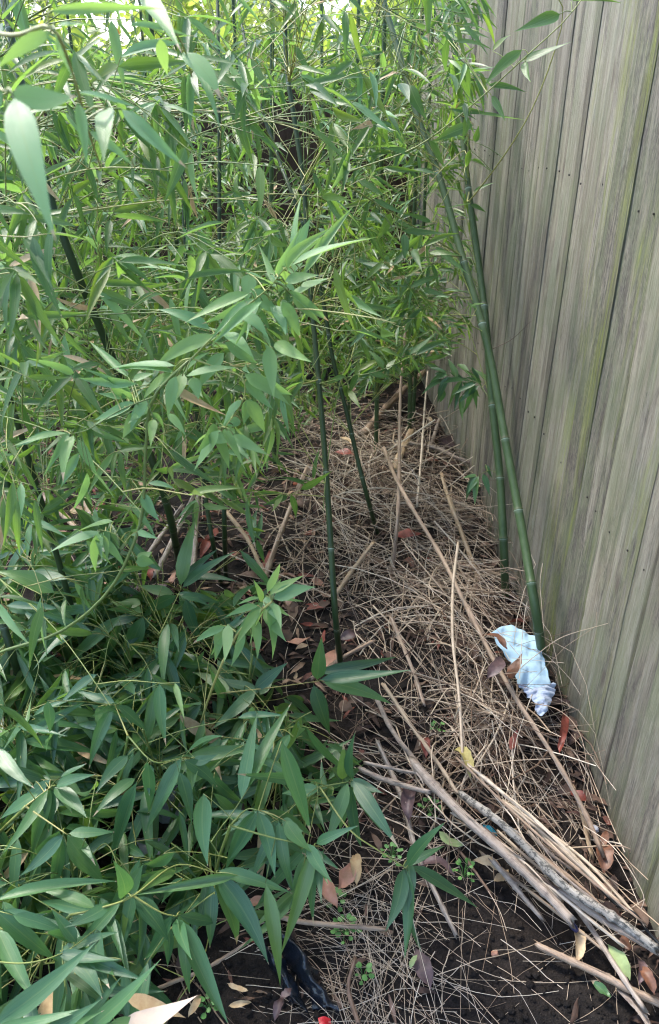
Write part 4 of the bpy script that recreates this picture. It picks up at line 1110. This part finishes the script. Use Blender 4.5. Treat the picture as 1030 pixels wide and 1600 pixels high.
cane('dead_cane', 'pale cane in the straw reaching the thick grey cane', [(585, 1085, .07), (612, 1140, .08), (650, 1190, .10), (690, 1240, .12)], 6.0, 'greycane', group=CG)
cane('dead_cane', 'tan cane in the straw parallel to the pale one', [(600, 1070, .08), (640, 1130, .09), (690, 1200, .10), (715, 1240, .10)], 5.0, 'straw', group=CG)
cane('dead_cane', 'thin bowed stem running down beside the blue cloth', [(716, 850, .30), (708, 920, .26), (708, 1000, .22), (718, 1090, .16), (724, 1195, .12)], 3.6, 'straw', nodes=False, group=CG)
cane('dead_cane', 'tan bundle stalk against the fence foot above the red leaf', [(895, 1230, .06), (908, 1265, .05), (918, 1310, .04), (926, 1340, .03)], 6.5, 'split', flat=0.5, group=CG)
cane('dead_cane', 'dim cane under the leaves at the bottom by the dark plastic', [(225, 1555, .03), (270, 1535, .04), (320, 1515, .04), (385, 1475, .05)], 5, 'cane', group=CG)
cane('dead_cane', 'dark brown twig lying on soil under the grey cane', [(700, 1310, .03), (730, 1345, .03), (768, 1398, .02)], 3.5, 'redbud', group=CG)
cane('dead_cane', 'tan stalk across the soil behind the drooping leaves', [(420, 1428, .04), (470, 1440, .05), (540, 1447, .04), (600, 1452, .03)], 6, 'cane', group=CG)
cane('dead_cane', 'dark twig lying beside the seedlings at the bottom', [(560, 1600, .03), (545, 1545, .04), (555, 1500, .05)], 5, 'redbud', group=CG)

for _ in range(16):
    t0, t1 = rng.uniform(0, 0.55), rng.uniform(0.6, 1.0)
    oy = rng.uniform(-55, 45)
    def along(t, oy=oy): return (690 + 320 * t + oy * 0.35, 1215 + 270 * t - oy * (1 - 0.35 * t))
    a_, b_ = along(t0), along(t1)
    mm_ = ((a_[0] + b_[0]) / 2 + rng.normal(0, 5), (a_[1] + b_[1]) / 2 + rng.normal(0, 5))
    hh_ = rng.uniform(.05, .13)
    cane('dead_cane', 'thin pale broken stem in the bundle along the fence foot', [(*a_, hh_), (*mm_, hh_ + 0.01), (*b_, hh_ + rng.uniform(-.03, .01))], rng.uniform(2.6, 4.6), ['straw', 'greycane', 'cane', 'pale_straw'][int(rng.integers(4))], group='thin stems bundled along the fence foot')
# loose straw and twigs, far too many to count
def straw_field(name, label, n, sampler, Lr, rr, ang, spread, mat='straw', lift=1.0, bend=0.05, bunch=1, patch=False, bow=0.05):
    mb = MB()
    k_ = 0
    for i in range(n):
        if k_ == 0:
            X0, Y0 = sampler()
            while patch and mnoise.noise(Vector((X0 * 5.5, Y0 * 4.0, 1.7))) < rng.uniform(-0.05, 0.20): X0, Y0 = sampler()
            A0 = ang + rng.normal(0, spread); H0 = rng.uniform(0, 1)
            k_ = int(rng.integers(1, 2 * bunch)) if bunch > 1 else 1
        k_ -= 1
        x, y = X0, Y0
        if bunch > 1:
            x += rng.normal(0, 0.05); y += rng.normal(0, 0.09)
        x = min(x, FENCE_X - 0.03)
        h = pile(x, y) * lift * min(1.0, max(0.0, H0 + rng.normal(0, 0.2))) + 0.004
        L = rng.uniform(*Lr) * (1 if rng.random() < 0.8 else 1.4)
        a = A0 + (rng.normal(0, 0.22) if bunch > 1 else 0.0)
        dr = np.array([math.sin(a), -math.cos(a), 0])
        el = rng.normal(0.0, 0.22) * (0.4 + min(1.5, pile(x, y) * 14))
        c = np.array([x, y, gz(x, y) + h])
        P = []
        bw = rng.normal(0, bow, 3) * L
        kn = rng.normal(0, bend, 3) * L; kk = rng.uniform(0.3, 0.7)
        for t in np.linspace(-0.5, 0.5, 7):
            q = c + dr * L * t + np.array([0, 0, math.sin(el) * L * t])
            q = q + kn * (1 - abs(t + 0.5 - kk) * 2) + bw * (1 - 4 * t * t)
            q[2] = max(q[2], gz(q[0], q[1]) + 0.002)
            q[0] = min(q[0], FENCE_X - 0.018)
            P.append(q)
        r = rr[0] + (rr[1] - rr[0]) * rng.random() ** 2.2
        tube(mb, P, np.linspace(r, r * rng.uniform(0.5, 0.9), 7), 4, cap=False)
    o = mb.build(name, mat); return tag(o, label, 'straw', kind='stuff')
def band():                           # the heap along the fence foot
    while True:
        x = rng.uniform(0.0, 0.73); y = rng.uniform(1.0, 3.5)
        w_ = pile(x, y) / 0.12 + 0.06
        if y < 1.35: w_ *= max(0.0, (x - (0.30 + (1.35 - y) * 0.9)) * 5)
        if rng.random() < w_: return x, y
straw_field('straw_tangle', 'tangle of dry straw and thin stems heaped along the fence', 880, band, (0.06, 0.50), (0.0005, 0.0030), 0.42, 0.75, bend=0.06, bunch=9, patch=True, bow=0.10)
straw_field('straw_tangle', 'thin reddish-brown bent twigs mixed through the heap', 260, band, (0.05, 0.3), (0.0005, 0.0016), 0.5, 1.4, 'redbud', lift=1.1, bend=0.12, patch=False, bow=0.16)
straw_field('straw_tangle', 'criss-crossing dead twigs in the dark back of the tangle', 330, lambda: (rng.uniform(-0.2, 0.7), rng.uniform(2.3, 4.0)), (0.2, 0.8), (0.0008, 0.0030), 0.3, 1.2, lift=2.0, bow=0.08)
straw_field('straw_scatter', 'pale straw strewn over the black soil at the bottom', 150, lambda: (rng.uniform(0.0, 0.7), rng.uniform(0.82, 1.30)), (0.10, 0.34), (0.0005, 0.0011), 0.9, 0.9, 'pale_straw', lift=0.5, bend=0.08)
straw_field('straw_tangle', 'upper layer of long bright straw on top of the heap', 150, band, (0.2, 0.6), (0.0007, 0.0018), 0.40, 0.6, 'pale_straw', lift=1.45, bend=0.06, bow=0.13)
straw_field('straw_scatter', 'dry stems lying under the leaves on the left', 300, lambda: (rng.uniform(-1.3, 0.05), rng.uniform(0.85, 3.2)), (0.10, 0.4), (0.0008, 0.0026), 0.3, 1.2, lift=0.4)
def px_straw(n, cx, cy, sx, sy):
    def f():
        g = G(rng.normal(cx, sx), rng.normal(cy, sy)); return g[0], g[1]
    return f
straw_field('straw_scatter', 'mat of pale straw at the bottom beside the seedlings', 150, px_straw(0, 590, 1520, 55, 55), (0.10, 0.30), (0.0005, 0.0012), 0.55, 0.7, 'pale_straw', lift=0.6, bend=0.08, bunch=6)

# ================================================================== FALLEN LEAVES
def ground_leaf(label, px, py, ang, Lpx, ratio, mat, h=0.01, tilt=0.25, name='fallen_leaf', shape=None, nrm=None):
    g = G(px, py, 0.0); z = gz(g[0], g[1]) + h + 0.006
    c = G(px, py, z); d = proj(c)[2]
    a = math.radians(ang)                              # direction in the picture: 0 = right, 90 = up
    c2 = G(px + math.cos(a) * Lpx / 2, py - math.sin(a) * Lpx / 2, z); c1 = G(px - math.cos(a) * Lpx / 2, py + math.sin(a) * Lpx / 2, z)
    L = np.linalg.norm(c2 - c1)
    n = unit(ZU + rng.normal(0, tilt, 3)) if nrm is None else unit(nrm)
    if L > 0.17: L = 0.17
    dd = unit(c2 - c1); b3 = c - dd * L / 2 + np.array([0, 0, 0.006])
    o = place(name, leaf_mesh('d', mat, int(rng.integers(len(DSHAPES))) if shape is None else shape), (0, 0, 0))
    W = ratio * Lpx * d / FPX * 0.9
    o.matrix_world = Matrix(leaf_matrix(b3, dd, n, L, W).tolist())
    return tag(o, label, 'leaf', 'fallen leaves')
FL = [('orange-red leaf lying on the straw behind the slim dark culm', 539, 712, 170, 34, .55, 'red_leaf', .12), ('pale tan leaf just above the orange-red leaf', 541, 690, 150, 24, .65, 'tan_leaf', .13),
      ('rust-brown leaf lying under the long straight cane', 637, 838, 5, 42, .45, 'red_leaf', .10), ('pale tan leaf beside the thick culms', 750, 757, 35, 36, .6, 'tan_leaf', .08),
      ('pink pointed leaf on bare soil beside the star-shaped shoot', 466, 1001, 12, 38, .42, 'pink_leaf', .004), ('pink-tan leaf tucked behind the foot of the slim dark culm', 517, 1035, 50, 46, .5, 'pink_leaf', .03),
      ('purple-brown leaf lying across the long cane by the blue cloth', 772, 1046, 55, 40, .55, 'plum_leaf', .22), ('brown leaf draped over the long cane above the purple one', 773, 1006, 150, 44, .38, 'brown_leaf', .22), ('dark red-brown leaf at the edge of the blue cloth', 805, 1042, 60, 44, .5, 'brown_leaf', .17),
      ('tall red-brown leaf standing against the fence foot', 879, 1145, 82, 66, .26, 'red_leaf', .10), ('bright crimson pointed leaf in the straw below the blue cloth', 804, 1158, 75, 34, .42, 'red_leaf', .10),
      ('yellow-tan leaf standing in the straw above the thick grey cane', 722, 1195, 120, 50, .42, 'yellow_leaf', .10), ('orange-brown leaf in the straw left of the yellow one', 664, 1172, 100, 30, .55, 'red_leaf', .06),
      ('brown-purple leaf lying left of the grey stalk', 643, 1262, 80, 52, .5, 'plum_leaf', .05), ('dull green leaf under the thick grey cane', 705, 1312, 150, 44, .5, 'limp_leaf', .03),
      ('tan leaf lying in shade under the thick cane', 762, 1355, 160, 50, .38, 'tan_leaf', .03), ('second tan leaf under the thick cane, nearer its end', 783, 1370, 40, 30, .5, 'tan_leaf', .03), ('dark purple leaf flat on the soil below the grey cane', 680, 1365, 170, 60, .4, 'plum_leaf', .02),
      ('pale pink leaf with red tinge beside the seedlings', 542, 1368, 62, 52, .5, 'pink_leaf', .05), ('second pale pink leaf behind the drooping shoot', 518, 1395, 110, 56, .48, 'pink_leaf', .03), ('tan pink leaf between the two pale pink ones', 556, 1362, 95, 48, .4, 'tan_leaf', .04),
      ('pale tan leaf with pinkish base under the hanging broad leaves', 402, 1418, 10, 34, .55, 'pink_leaf', .03), ('large dark purple-brown leaf standing on the soil at the bottom', 660, 1515, 110, 66, .5, 'plum_leaf', .02), ('small pale green leaf on the soil at the bottom', 646, 1505, 60, 24, .45, 'limp_leaf', .03),
      ('purple-brown leaf resting on the dark plastic', 447, 1555, 40, 24, .6, 'plum_leaf', .05), ('long purple-brown leaf below the dark plastic', 437, 1580, 70, 40, .4, 'plum_leaf', .03), ('limp pale green leaf under the olive-grey cane', 966, 1506, 122, 64, .45, 'limp_leaf', .04),
      ('buff leaf below the metal-tipped scrap on the soil', 899, 1480, 95, 54, .36, 'tan_leaf', .03), ('rolled reddish leaf at the fence foot in the bottom corner', 1010, 1535, 120, 48, .4, 'brown_leaf', .05), ('grey-brown leaf beside the rolled reddish one', 996, 1520, 95, 44, .4, 'plum_leaf', .04),
      ('orange-brown leaf under the end of the pale canes', 980, 1474, 100, 28, .6, 'brown_leaf', .03), ('round brown leaf leaning on the fence foot', 942, 1345, 95, 44, .65, 'brown_leaf', .04), ('rust leaf against the fence above the round brown one', 946, 1315, 80, 30, .5, 'brown_leaf', .04),
      ('green leaf fragment beside the reddish broken cane', 938, 1548, 140, 40, .4, 'broad', .02), ('dark purple leaf fallen among stems under the culms', 700, 690, 20, 40, .6, 'plum_leaf', .04), ('pale leaf scrap in the dark under the culms', 668, 660, 160, 18, .6, 'tan_leaf', .06),
      ('coral-pink leaf on the litter at the left among green shoots', 165, 905, 80, 30, .7, 'pink_leaf', .03), ('bright red leaf on the litter at the far left', 60, 806, 20, 34, .5, 'red_leaf', .02), ('red leaf behind the pair of slim culms', 322, 862, 60, 30, .6, 'red_leaf', .02), ('scarlet curled leaf beside the V of canes', 418, 880, 80, 40, .4, 'red_leaf', .03),
      ('crimson leaf by the pinkish canes on the litter', 235, 898, 90, 24, .5, 'red_leaf', .03), ('pink leaf scrap by the slanting culm', 273, 905, 60, 22, .7, 'pink_leaf', .03), ('orange leaf on the litter at the left edge', 92, 940, 20, 30, .5, 'red_leaf', .02), ('dark plum leaf on the litter beside the slanting culm', 262, 918, 30, 40, .6, 'plum_leaf', .02), ('second dark plum leaf on the litter', 215, 925, 20, 34, .6, 'plum_leaf', .02),
      ('buff leaf under the left shoots', 122, 800, 10, 30, .55, 'tan_leaf', .02), ('buff leaf on the litter behind the yellow branch', 148, 845, 60, 26, .5, 'tan_leaf', .03), ('brown leaf on the dark soil left of the slim culm', 545, 998, 20, 34, .6, 'plum_leaf', .02), ('pale pink leaf under the low broad leaves', 160, 1070, 10, 30, .5, 'pink_leaf', .03), ('pale pink leaf beside the fallen canes under the left shoots', 245, 1022, 60, 34, .5, 'pink_leaf', .03),
      ('buff-pink leaf under the spotted leaves at the bottom', 215, 1500, 100, 46, .4, 'pink_leaf', .04), ('grey-brown curled leaf on the soil near the bleached leaf', 305, 1575, 60, 40, .35, 'tan_leaf', .02), ('dark brown leaf on the soil beside the bottom shoots', 285, 1510, 100, 44, .6, 'plum_leaf', .02), ('dark brown leaf on soil behind the hanging leaves', 372, 1265, 110, 46, .5, 'plum_leaf', .03), ('tan chip of leaf on the black soil at the bottom', 372, 1545, 160, 34, .3, 'tan_leaf', .02), ('second tan chip on the black soil at the bottom', 375, 1572, 10, 36, .3, 'tan_leaf', .015)]
for (lab, px, py, a, Lp, ra, mt, h) in FL:
    if mt == 'broad':
        pass
    ground_leaf(lab, px, py, a, Lp, ra, mt, h)
# crumpled red leaf at the fence foot
ground_leaf('crumpled pinkish-red leaf at the fence foot beyond the canes', 903, 1247, 150, 30, .75, 'red_leaf', .05, 0.1)

def litter(name, label, n, sampler, Lr, mat='litter', h=0.012):
    mb = MB()
    for _ in range(n):
        x, y = sampler()
        V, F, UV = DSHAPES[int(rng.integers(len(DSHAPES)))]
        L = rng.uniform(*Lr); a = rng.uniform(0, 6.28)
        nar = rng.random() < 0.75
        b3 = np.array([x, y, gz(x, y) + rng.uniform(0.002, h)])
        mt = leaf_matrix(b3, np.array([math.cos(a), math.sin(a), rng.normal(0, 0.12)]), unit(ZU + rng.normal(0, 0.3, 3)), L, L * (rng.uniform(0.14, 0.22) if nar else rng.uniform(0.35, 0.55)))
        mb.add(V @ mt[:3, :3].T + mt[:3, 3], F, UV)
    o = mb.build(name, mat); return tag(o, label, 'leaf litter', kind='stuff')
litter('leaf_litter', 'pink, red and buff dead leaves under the bamboo on the left', 260, lambda: (rng.uniform(-1.5, 0.1), rng.uniform(1.6, 3.4)), (0.04, 0.09), 'bright_litter', 0.03)
litter('leaf_litter', 'brown leaf litter under the bamboo on the left', 1500, lambda: (rng.uniform(-2.0, 0.15), rng.uniform(1.5, 4.6)), (0.04, 0.10))
litter('leaf_litter', 'dark leaf litter under the tangle of straw', 900, lambda: (rng.uniform(0.1, 0.73), rng.uniform(1.25, 4.6)), (0.03, 0.08))
litter('leaf_litter', 'leaf litter along the fence foot and on the near soil', 150, lambda: (0.73 - abs(rng.normal(0, 0.07)), rng.uniform(0.8, 2.2)), (0.025, 0.07))
litter('leaf_litter', 'scattered dead leaf scraps near the bottom edge', 110, lambda: (rng.uniform(-0.6, 0.3), rng.uniform(0.8, 1.5)), (0.02, 0.06))

# crumbs of soil
mb = MB()
CUBE = np.array([(-1, -1, -1), (1, -1, -1), (1, 1, -1), (-1, 1, -1), (-1, -1, 1), (1, -1, 1), (1, 1, 1), (-1, 1, 1)], float) * 0.5
CF = np.array([(0, 3, 2, 1), (4, 5, 6, 7), (0, 1, 5, 4), (1, 2, 6, 5), (2, 3, 7, 6), (3, 0, 4, 7)])
for _ in range(5000):
    x, y = rng.uniform(-0.5, 0.74), 0.78 + rng.beta(1.2, 2.0) * 2.0
    s = 0.003 + 0.010 * rng.random() ** 3
    V = CUBE * (1 + rng.normal(0, 0.22, (8, 3))) * s * np.array([1, 1, 0.75])
    a = rng.uniform(0, 6.28); ca, sa = math.cos(a), math.sin(a)
    V = V @ np.array([[ca, -sa, 0], [sa, ca, 0], [0, 0, 1]])
    mb.add(V + np.array([x, y, gz(x, y) + s * 0.2]), CF)
o = mb.build('soil_crumbs', 'soil'); tag(o, 'loose crumbs of black soil', 'soil', kind='stuff')

# ================================================================== SMALL THINGS
def sheet(pxs, nu, nv, amp, seed, fq0=12, fq1=42):
    """crumpled sheet over a quad or strip of (px,py,height) rows"""
    rows = [[G(px, py, gz(*G(px, py)[:2]) + h) for (px, py, h) in row] for row in pxs]
    cols = [spline(np.array(r), nu) for r in rows]
    cols = np.array(cols)                                 # rows x nu x 3
    full = np.array([spline(cols[:, i], nv) for i in range(nu)])    # nu x nv x 3
    V = full.reshape(-1, 3).copy()
    fr = np.random.default_rng(int(seed))
    folds = [(unit(fr.normal(0, 1, 3) * np.array([1, 1, 0.6])), fr.uniform(fq0, fq1), fr.uniform(0, 2), fr.uniform(0.5, 1.6)) for _ in range(7)]
    for i in range(len(V)):
        p = Vector(V[i] * 26) + Vector((seed, 0, 0))
        a = sum((abs(((float(np.dot(V[i], fd)) * fq + fo) % 2) - 1) - 0.5) * fa for fd, fq, fo, fa in folds)
        V[i] += np.array([0.3, -0.5, 1.0]) * a * amp + np.array(mnoise.noise_vector(p * 1.3)) * amp * 0.7
        V[i][0] = min(V[i][0], FENCE_X - 0.02)
    q = (np.arange(nu - 1)[:, None] * nv + np.arange(nv - 1)[None, :]).ravel()
    F = np.stack([q, q + nv, q + nv + 1, q + 1], -1)
    return V, F
rag = thing('cloth', G(815, 1040, 0.05), 'crumpled pale blue cloth at the foot of the leaning culm', 'cloth')
mb = MB(); mb.add(*sheet([[(768, 988, .14), (795, 978, .16), (822, 988, .17), (846, 1000, .17)], [(782, 1012, .14), (805, 1010, .15), (828, 1015, .16), (850, 1025, .16)], [(800, 1040, .12), (815, 1042, .14), (832, 1045, .15), (856, 1052, .14)], [(812, 1075, .10), (822, 1078, .11), (838, 1080, .12), (860, 1085, .11)]], 56, 56, 0.0036, 3.0, 12, 60))
o = mb.build('cloth_sheet', 'rag', rag, G(815, 1040, 0.1))
mb = MB(); mb.add(*sheet([[(808, 1068, .12), (826, 1072, .12), (845, 1074, .13), (866, 1066, .12)], [(820, 1082, .12), (834, 1086, .125), (850, 1084, .13), (868, 1080, .12)], [(834, 1098, .12), (842, 1100, .125), (852, 1098, .13), (862, 1090, .12)], [(840, 1116, .11), (846, 1120, .115), (852, 1114, .12), (857, 1104, .115)]], 48, 48, 0.0030, 9.0, 30, 120))
mb.build('cloth_tail', 'rag_dirty', rag, G(840, 1095, 0.1))
for q in rag.children:
    s_ = q.modifiers.new('thickness', 'SOLIDIFY'); s_.thickness = 0.0015
bag = thing('plastic_bag', G(470, 1510, 0.0), 'dark navy plastic bag half buried in soil by the hanging leaves', 'plastic bag')
mb = MB(); mb.add(*sheet([[(405, 1425, .02), (425, 1440, .05), (450, 1462, .03)], [(435, 1475, .015), (462, 1480, .055), (484, 1500, .02)], [(462, 1525, .01), (484, 1524, .05), (508, 1545, .015)], [(492, 1578, .005), (510, 1577, .03), (528, 1582, .01)]], 44, 52, 0.009, 21.0, 25, 80))
mb.build('bag_sheet', 'bag', bag, G(470, 1510, 0.03))
mb = MB(); mb.add(*sheet([[(408, 1480, .02), (428, 1490, .04), (445, 1500, .02)], [(428, 1520, .02), (445, 1528, .045), (460, 1535, .02)], [(455, 1565, .01), (470, 1575, .03), (482, 1590, .01)]], 34, 44, 0.008, 31.0, 25, 80))
mb.build('bag_fold', 'bag', bag, G(445, 1530, 0.03))
for q in bag.children:
    s_ = q.modifiers.new('thickness', 'SOLIDIFY'); s_.thickness = 0.001

def lump(name, label, cat, px, py, sx, sy, sz, mat, h=0.0, seed=0, flatf=1.0):
    g = G(px, py); g = np.array([g[0], g[1], gz(g[0], g[1]) + h])
    d = proj(g)[2]
    nu, nv = 10, 7
    V = []
    for j in range(nv + 1):
        ph = math.pi * j / nv
        for i in range(nu):
            th = 2 * math.pi * i / nu
            v = np.array([math.sin(ph) * math.cos(th), math.sin(ph) * math.sin(th), math.cos(ph)])
            k_ = 1 + 0.28 * mnoise.noise(Vector(v * 1.6) + Vector((seed, 0, 0))) + 0.12 * mnoise.noise(Vector(v * 4) + Vector((seed, 3, 0)))
            v = np.sign(v) * np.abs(v) ** 0.75 * k_
            V.append(v * np.array([sx * d / FPX, sy * d / FPX, sz * d / FPX]))
    F = [(j * nu + i, j * nu + (i + 1) % nu, (j + 1) * nu + (i + 1) % nu, (j + 1) * nu + i) for j in range(nv) for i in range(nu)]
    mb = MB(); mb.add(np.array(V) + g, F)
    o = mb.build(name, mat, None, g, smooth=False)
    return tag(o, label, cat)
lump('stone', 'pale angular stone showing between broad leaves', 'stone', 268, 1262, 24, 34, 14, 'stone', 0.01, 1)
lump('stone', 'second pale stone low among the broad leaves further left', 'stone', 238, 1340, 30, 24, 12, 'stone', 0.01, 5)
lump('stone', 'small whitish pebble at the fence foot', 'pebble', 924, 1318, 6, 6, 5, 'stone', 0.05, 9)
lump('stone', 'tiny pinkish pebble on the black soil', 'pebble', 773, 1493, 6, 5, 5, 'pink_leaf', 0.002, 12)
mb = MB(); mb.add(*sheet([[(420, 1312, .03), (432, 1310, .04), (446, 1318, .03)], [(422, 1326, .03), (435, 1326, .045), (450, 1332, .03)]], 10, 10, 0.006, 41.0))
o = mb.build('paper_scrap', 'paper', None, G(434, 1320, 0.04)); tag(o, 'crumpled white paper scrap behind the hanging leaves', 'paper scrap')
mb = MB(); mb.add(*sheet([[(756, 1288, .02), (768, 1290, .03), (778, 1300, .02)], [(750, 1305, .03), (764, 1310, .035), (776, 1318, .02)]], 8, 8, 0.004, 51.0))
o = mb.build('plastic_shard', 'teal', None, G(765, 1305, 0.03)); tag(o, 'teal plastic shard under the canes', 'plastic shard')
mb = MB(); mb.add(*sheet([[(496, 1590, .02), (506, 1588, .025), (516, 1592, .02)], [(498, 1600, .02), (508, 1601, .025), (518, 1603, .02)]], 8, 8, 0.005, 61.0))
o = mb.build('wrapper', 'redpack', None, G(508, 1592, 0.03)); tag(o, 'scrap of bright red wrapper at the bottom edge', 'wrapper')
# black cable along the fence foot
P = [G(px, py, gz(*G(px, py)[:2]) + h) for (px, py, h) in [(905, 1352, .06), (935, 1385, .06), (962, 1412, .07), (992, 1428, .08), (1012, 1455, .06), (1045, 1490, .05)]]
P = [np.array([min(q[0], FENCE_X - 0.02), q[1], q[2]]) for q in P]
mb = MB(); tube(mb, spline(P, 30), 0.0035, 8); o = mb.build('cable', 'cable', None, P[0]); tag(o, 'black cable running along the fence foot in the bottom corner', 'cable')
# metal-tipped scrap
mt = thing('metal_tip', G(893, 1440, 0.06), 'small shiny metal tip with navy ring lying on the buff leaf', 'metal scrap')
a3, b3, c3 = G(893, 1430, 0.075), G(893, 1444, 0.07), G(902, 1455, 0.06)
mb = MB(); tube(mb, [a3, (a3 + b3) / 2, b3], [0.005, 0.006, 0.006], 10); mb.build('tip', 'metal', mt, a3)
mb = MB(); tube(mb, [b3, (b3 + c3) / 2, c3], [0.0065, 0.007, 0.005], 10); mb.build('ring', 'navy', mt, b3)
# curved dry tendrils standing off against the fence
TG = 'thin dry tendrils against the fence'
def tendril(label, pts, r=0.0011):
    P = [D(*p) for p in pts]
    P = [np.array([min(q[0], FENCE_X - 0.02), q[1], q[2]]) for q in P]
    mb = MB(); tube(mb, spline(P, 24), np.linspace(r, r * 0.6, 24), 5)
    o = mb.build('dry_tendril', 'straw', None, P[0]); tag(o, label, 'tendril', TG)
tendril('arched dry tendril crossing in front of the leaning culm onto the fence', [(812, 1045, 2.0), (840, 1022, 1.98), (880, 995, 1.95), (950, 974, 1.85)])
tendril('straight pale tendril poking past the culm at cloth height', [(800, 1028, 2.0), (850, 1033, 1.97), (882, 1036, 1.93)], 0.0008)
tendril('looping dry tendril bowed down against the fence foot', [(830, 1098, 1.98), (870, 1108, 1.92), (900, 1135, 1.85), (915, 1180, 1.8), (912, 1240, 1.78)], 0.0013)
tendril('long kinked tendril climbing the fence foot in the bottom corner', [(912, 1290, 1.72), (955, 1320, 1.64), (985, 1360, 1.58), (1006, 1400, 1.55), (1002, 1420, 1.55)], 0.0010)
tendril('reddish thin stem standing up in front of the blue cloth', [(812, 1060, 2.0), (815, 1010, 2.02), (820, 960, 2.05), (824, 940, 2.06)], 0.0013)
tendril('pale twig standing clear of the leaning culm at node height', [(770, 545, 2.4), (800, 530, 2.36), (830, 502, 2.3)], 0.0012)
tendril('kinked brown stem against the fence beside the leaning culm', [(848, 880, 2.12), (844, 910, 2.1), (846, 940, 2.08), (850, 985, 2.04)], 0.0010)

# seedlings: little rosettes of round leaves
WG = 'tiny weed seedlings on the soil'
def disc_mesh():
    V = [(0, 0, 0)] ; k_ = 8
    V = [(0.5 + 0.5 * math.cos(a), 0.42 * math.sin(a), 0.06 * math.cos(2 * a)) for a in np.linspace(0, 2 * math.pi, k_, endpoint=False)]
    mb = MB(); mb.add(V, [(0, 1, 2, 3), (0, 3, 4, 7), (4, 5, 6, 7)]); me = mb.mesh('leaflet'); me.materials.append(M['weed']); return me
disc = disc_mesh()
def weed(label, px, py, n, rp):
    g = G(px, py); g[2] = gz(g[0], g[1]); d = proj(g)[2]
    t = thing('weed_seedling', g, label, 'weed', WG)
    mb = MB()
    for i in range(n):
        a = i * 2.4 + rng.normal(0, 0.2); r = 0.75 * rp * d / FPX * (0.35 + 0.65 * (i + 1) / n)
        e = g + np.array([math.cos(a) * r, math.sin(a) * r, 0.018 + 0.02 * (1 - i / n)])
        tube(mb, [g, (g + e) / 2 + np.array([0, 0, 0.01]), e], 0.0006, 4, cap=False)
        lf = bpy.data.objects.new('leaf', disc); COL.objects.link(lf); lf.parent = t
        s_ = rng.uniform(0.009, 0.015)
        mm = leaf_matrix(e - g, np.array([math.cos(a), math.sin(a), 0.1]), unit(ZU + rng.normal(0, 0.2, 3)), s_, s_)
        lf.matrix_local = Matrix(mm.tolist())
    mb.build('stem', 'weed', t, g)
weed('largest bright green seedling rosette beside the hanging broad leaf', 540, 1467, 16, 24)
weed('small seedling tucked under the pale pink leaves', 524, 1422, 11, 16)
weed('little upright seedling on the straw near the bottom', 567, 1535, 8, 14)
weed('seedling rosette on the black soil under the grey canes', 723, 1380, 12, 22)
weed('seedling beside the drooping leaf joint', 612, 1352, 12, 20)
weed('seedling under the upper dark drooping leaf', 670, 1285, 11, 18)
weed('faint seedling in the straw above the thick cane', 683, 1165, 7, 12)
weed('seedling poking out under the bleached leaf', 328, 1588, 10, 16)
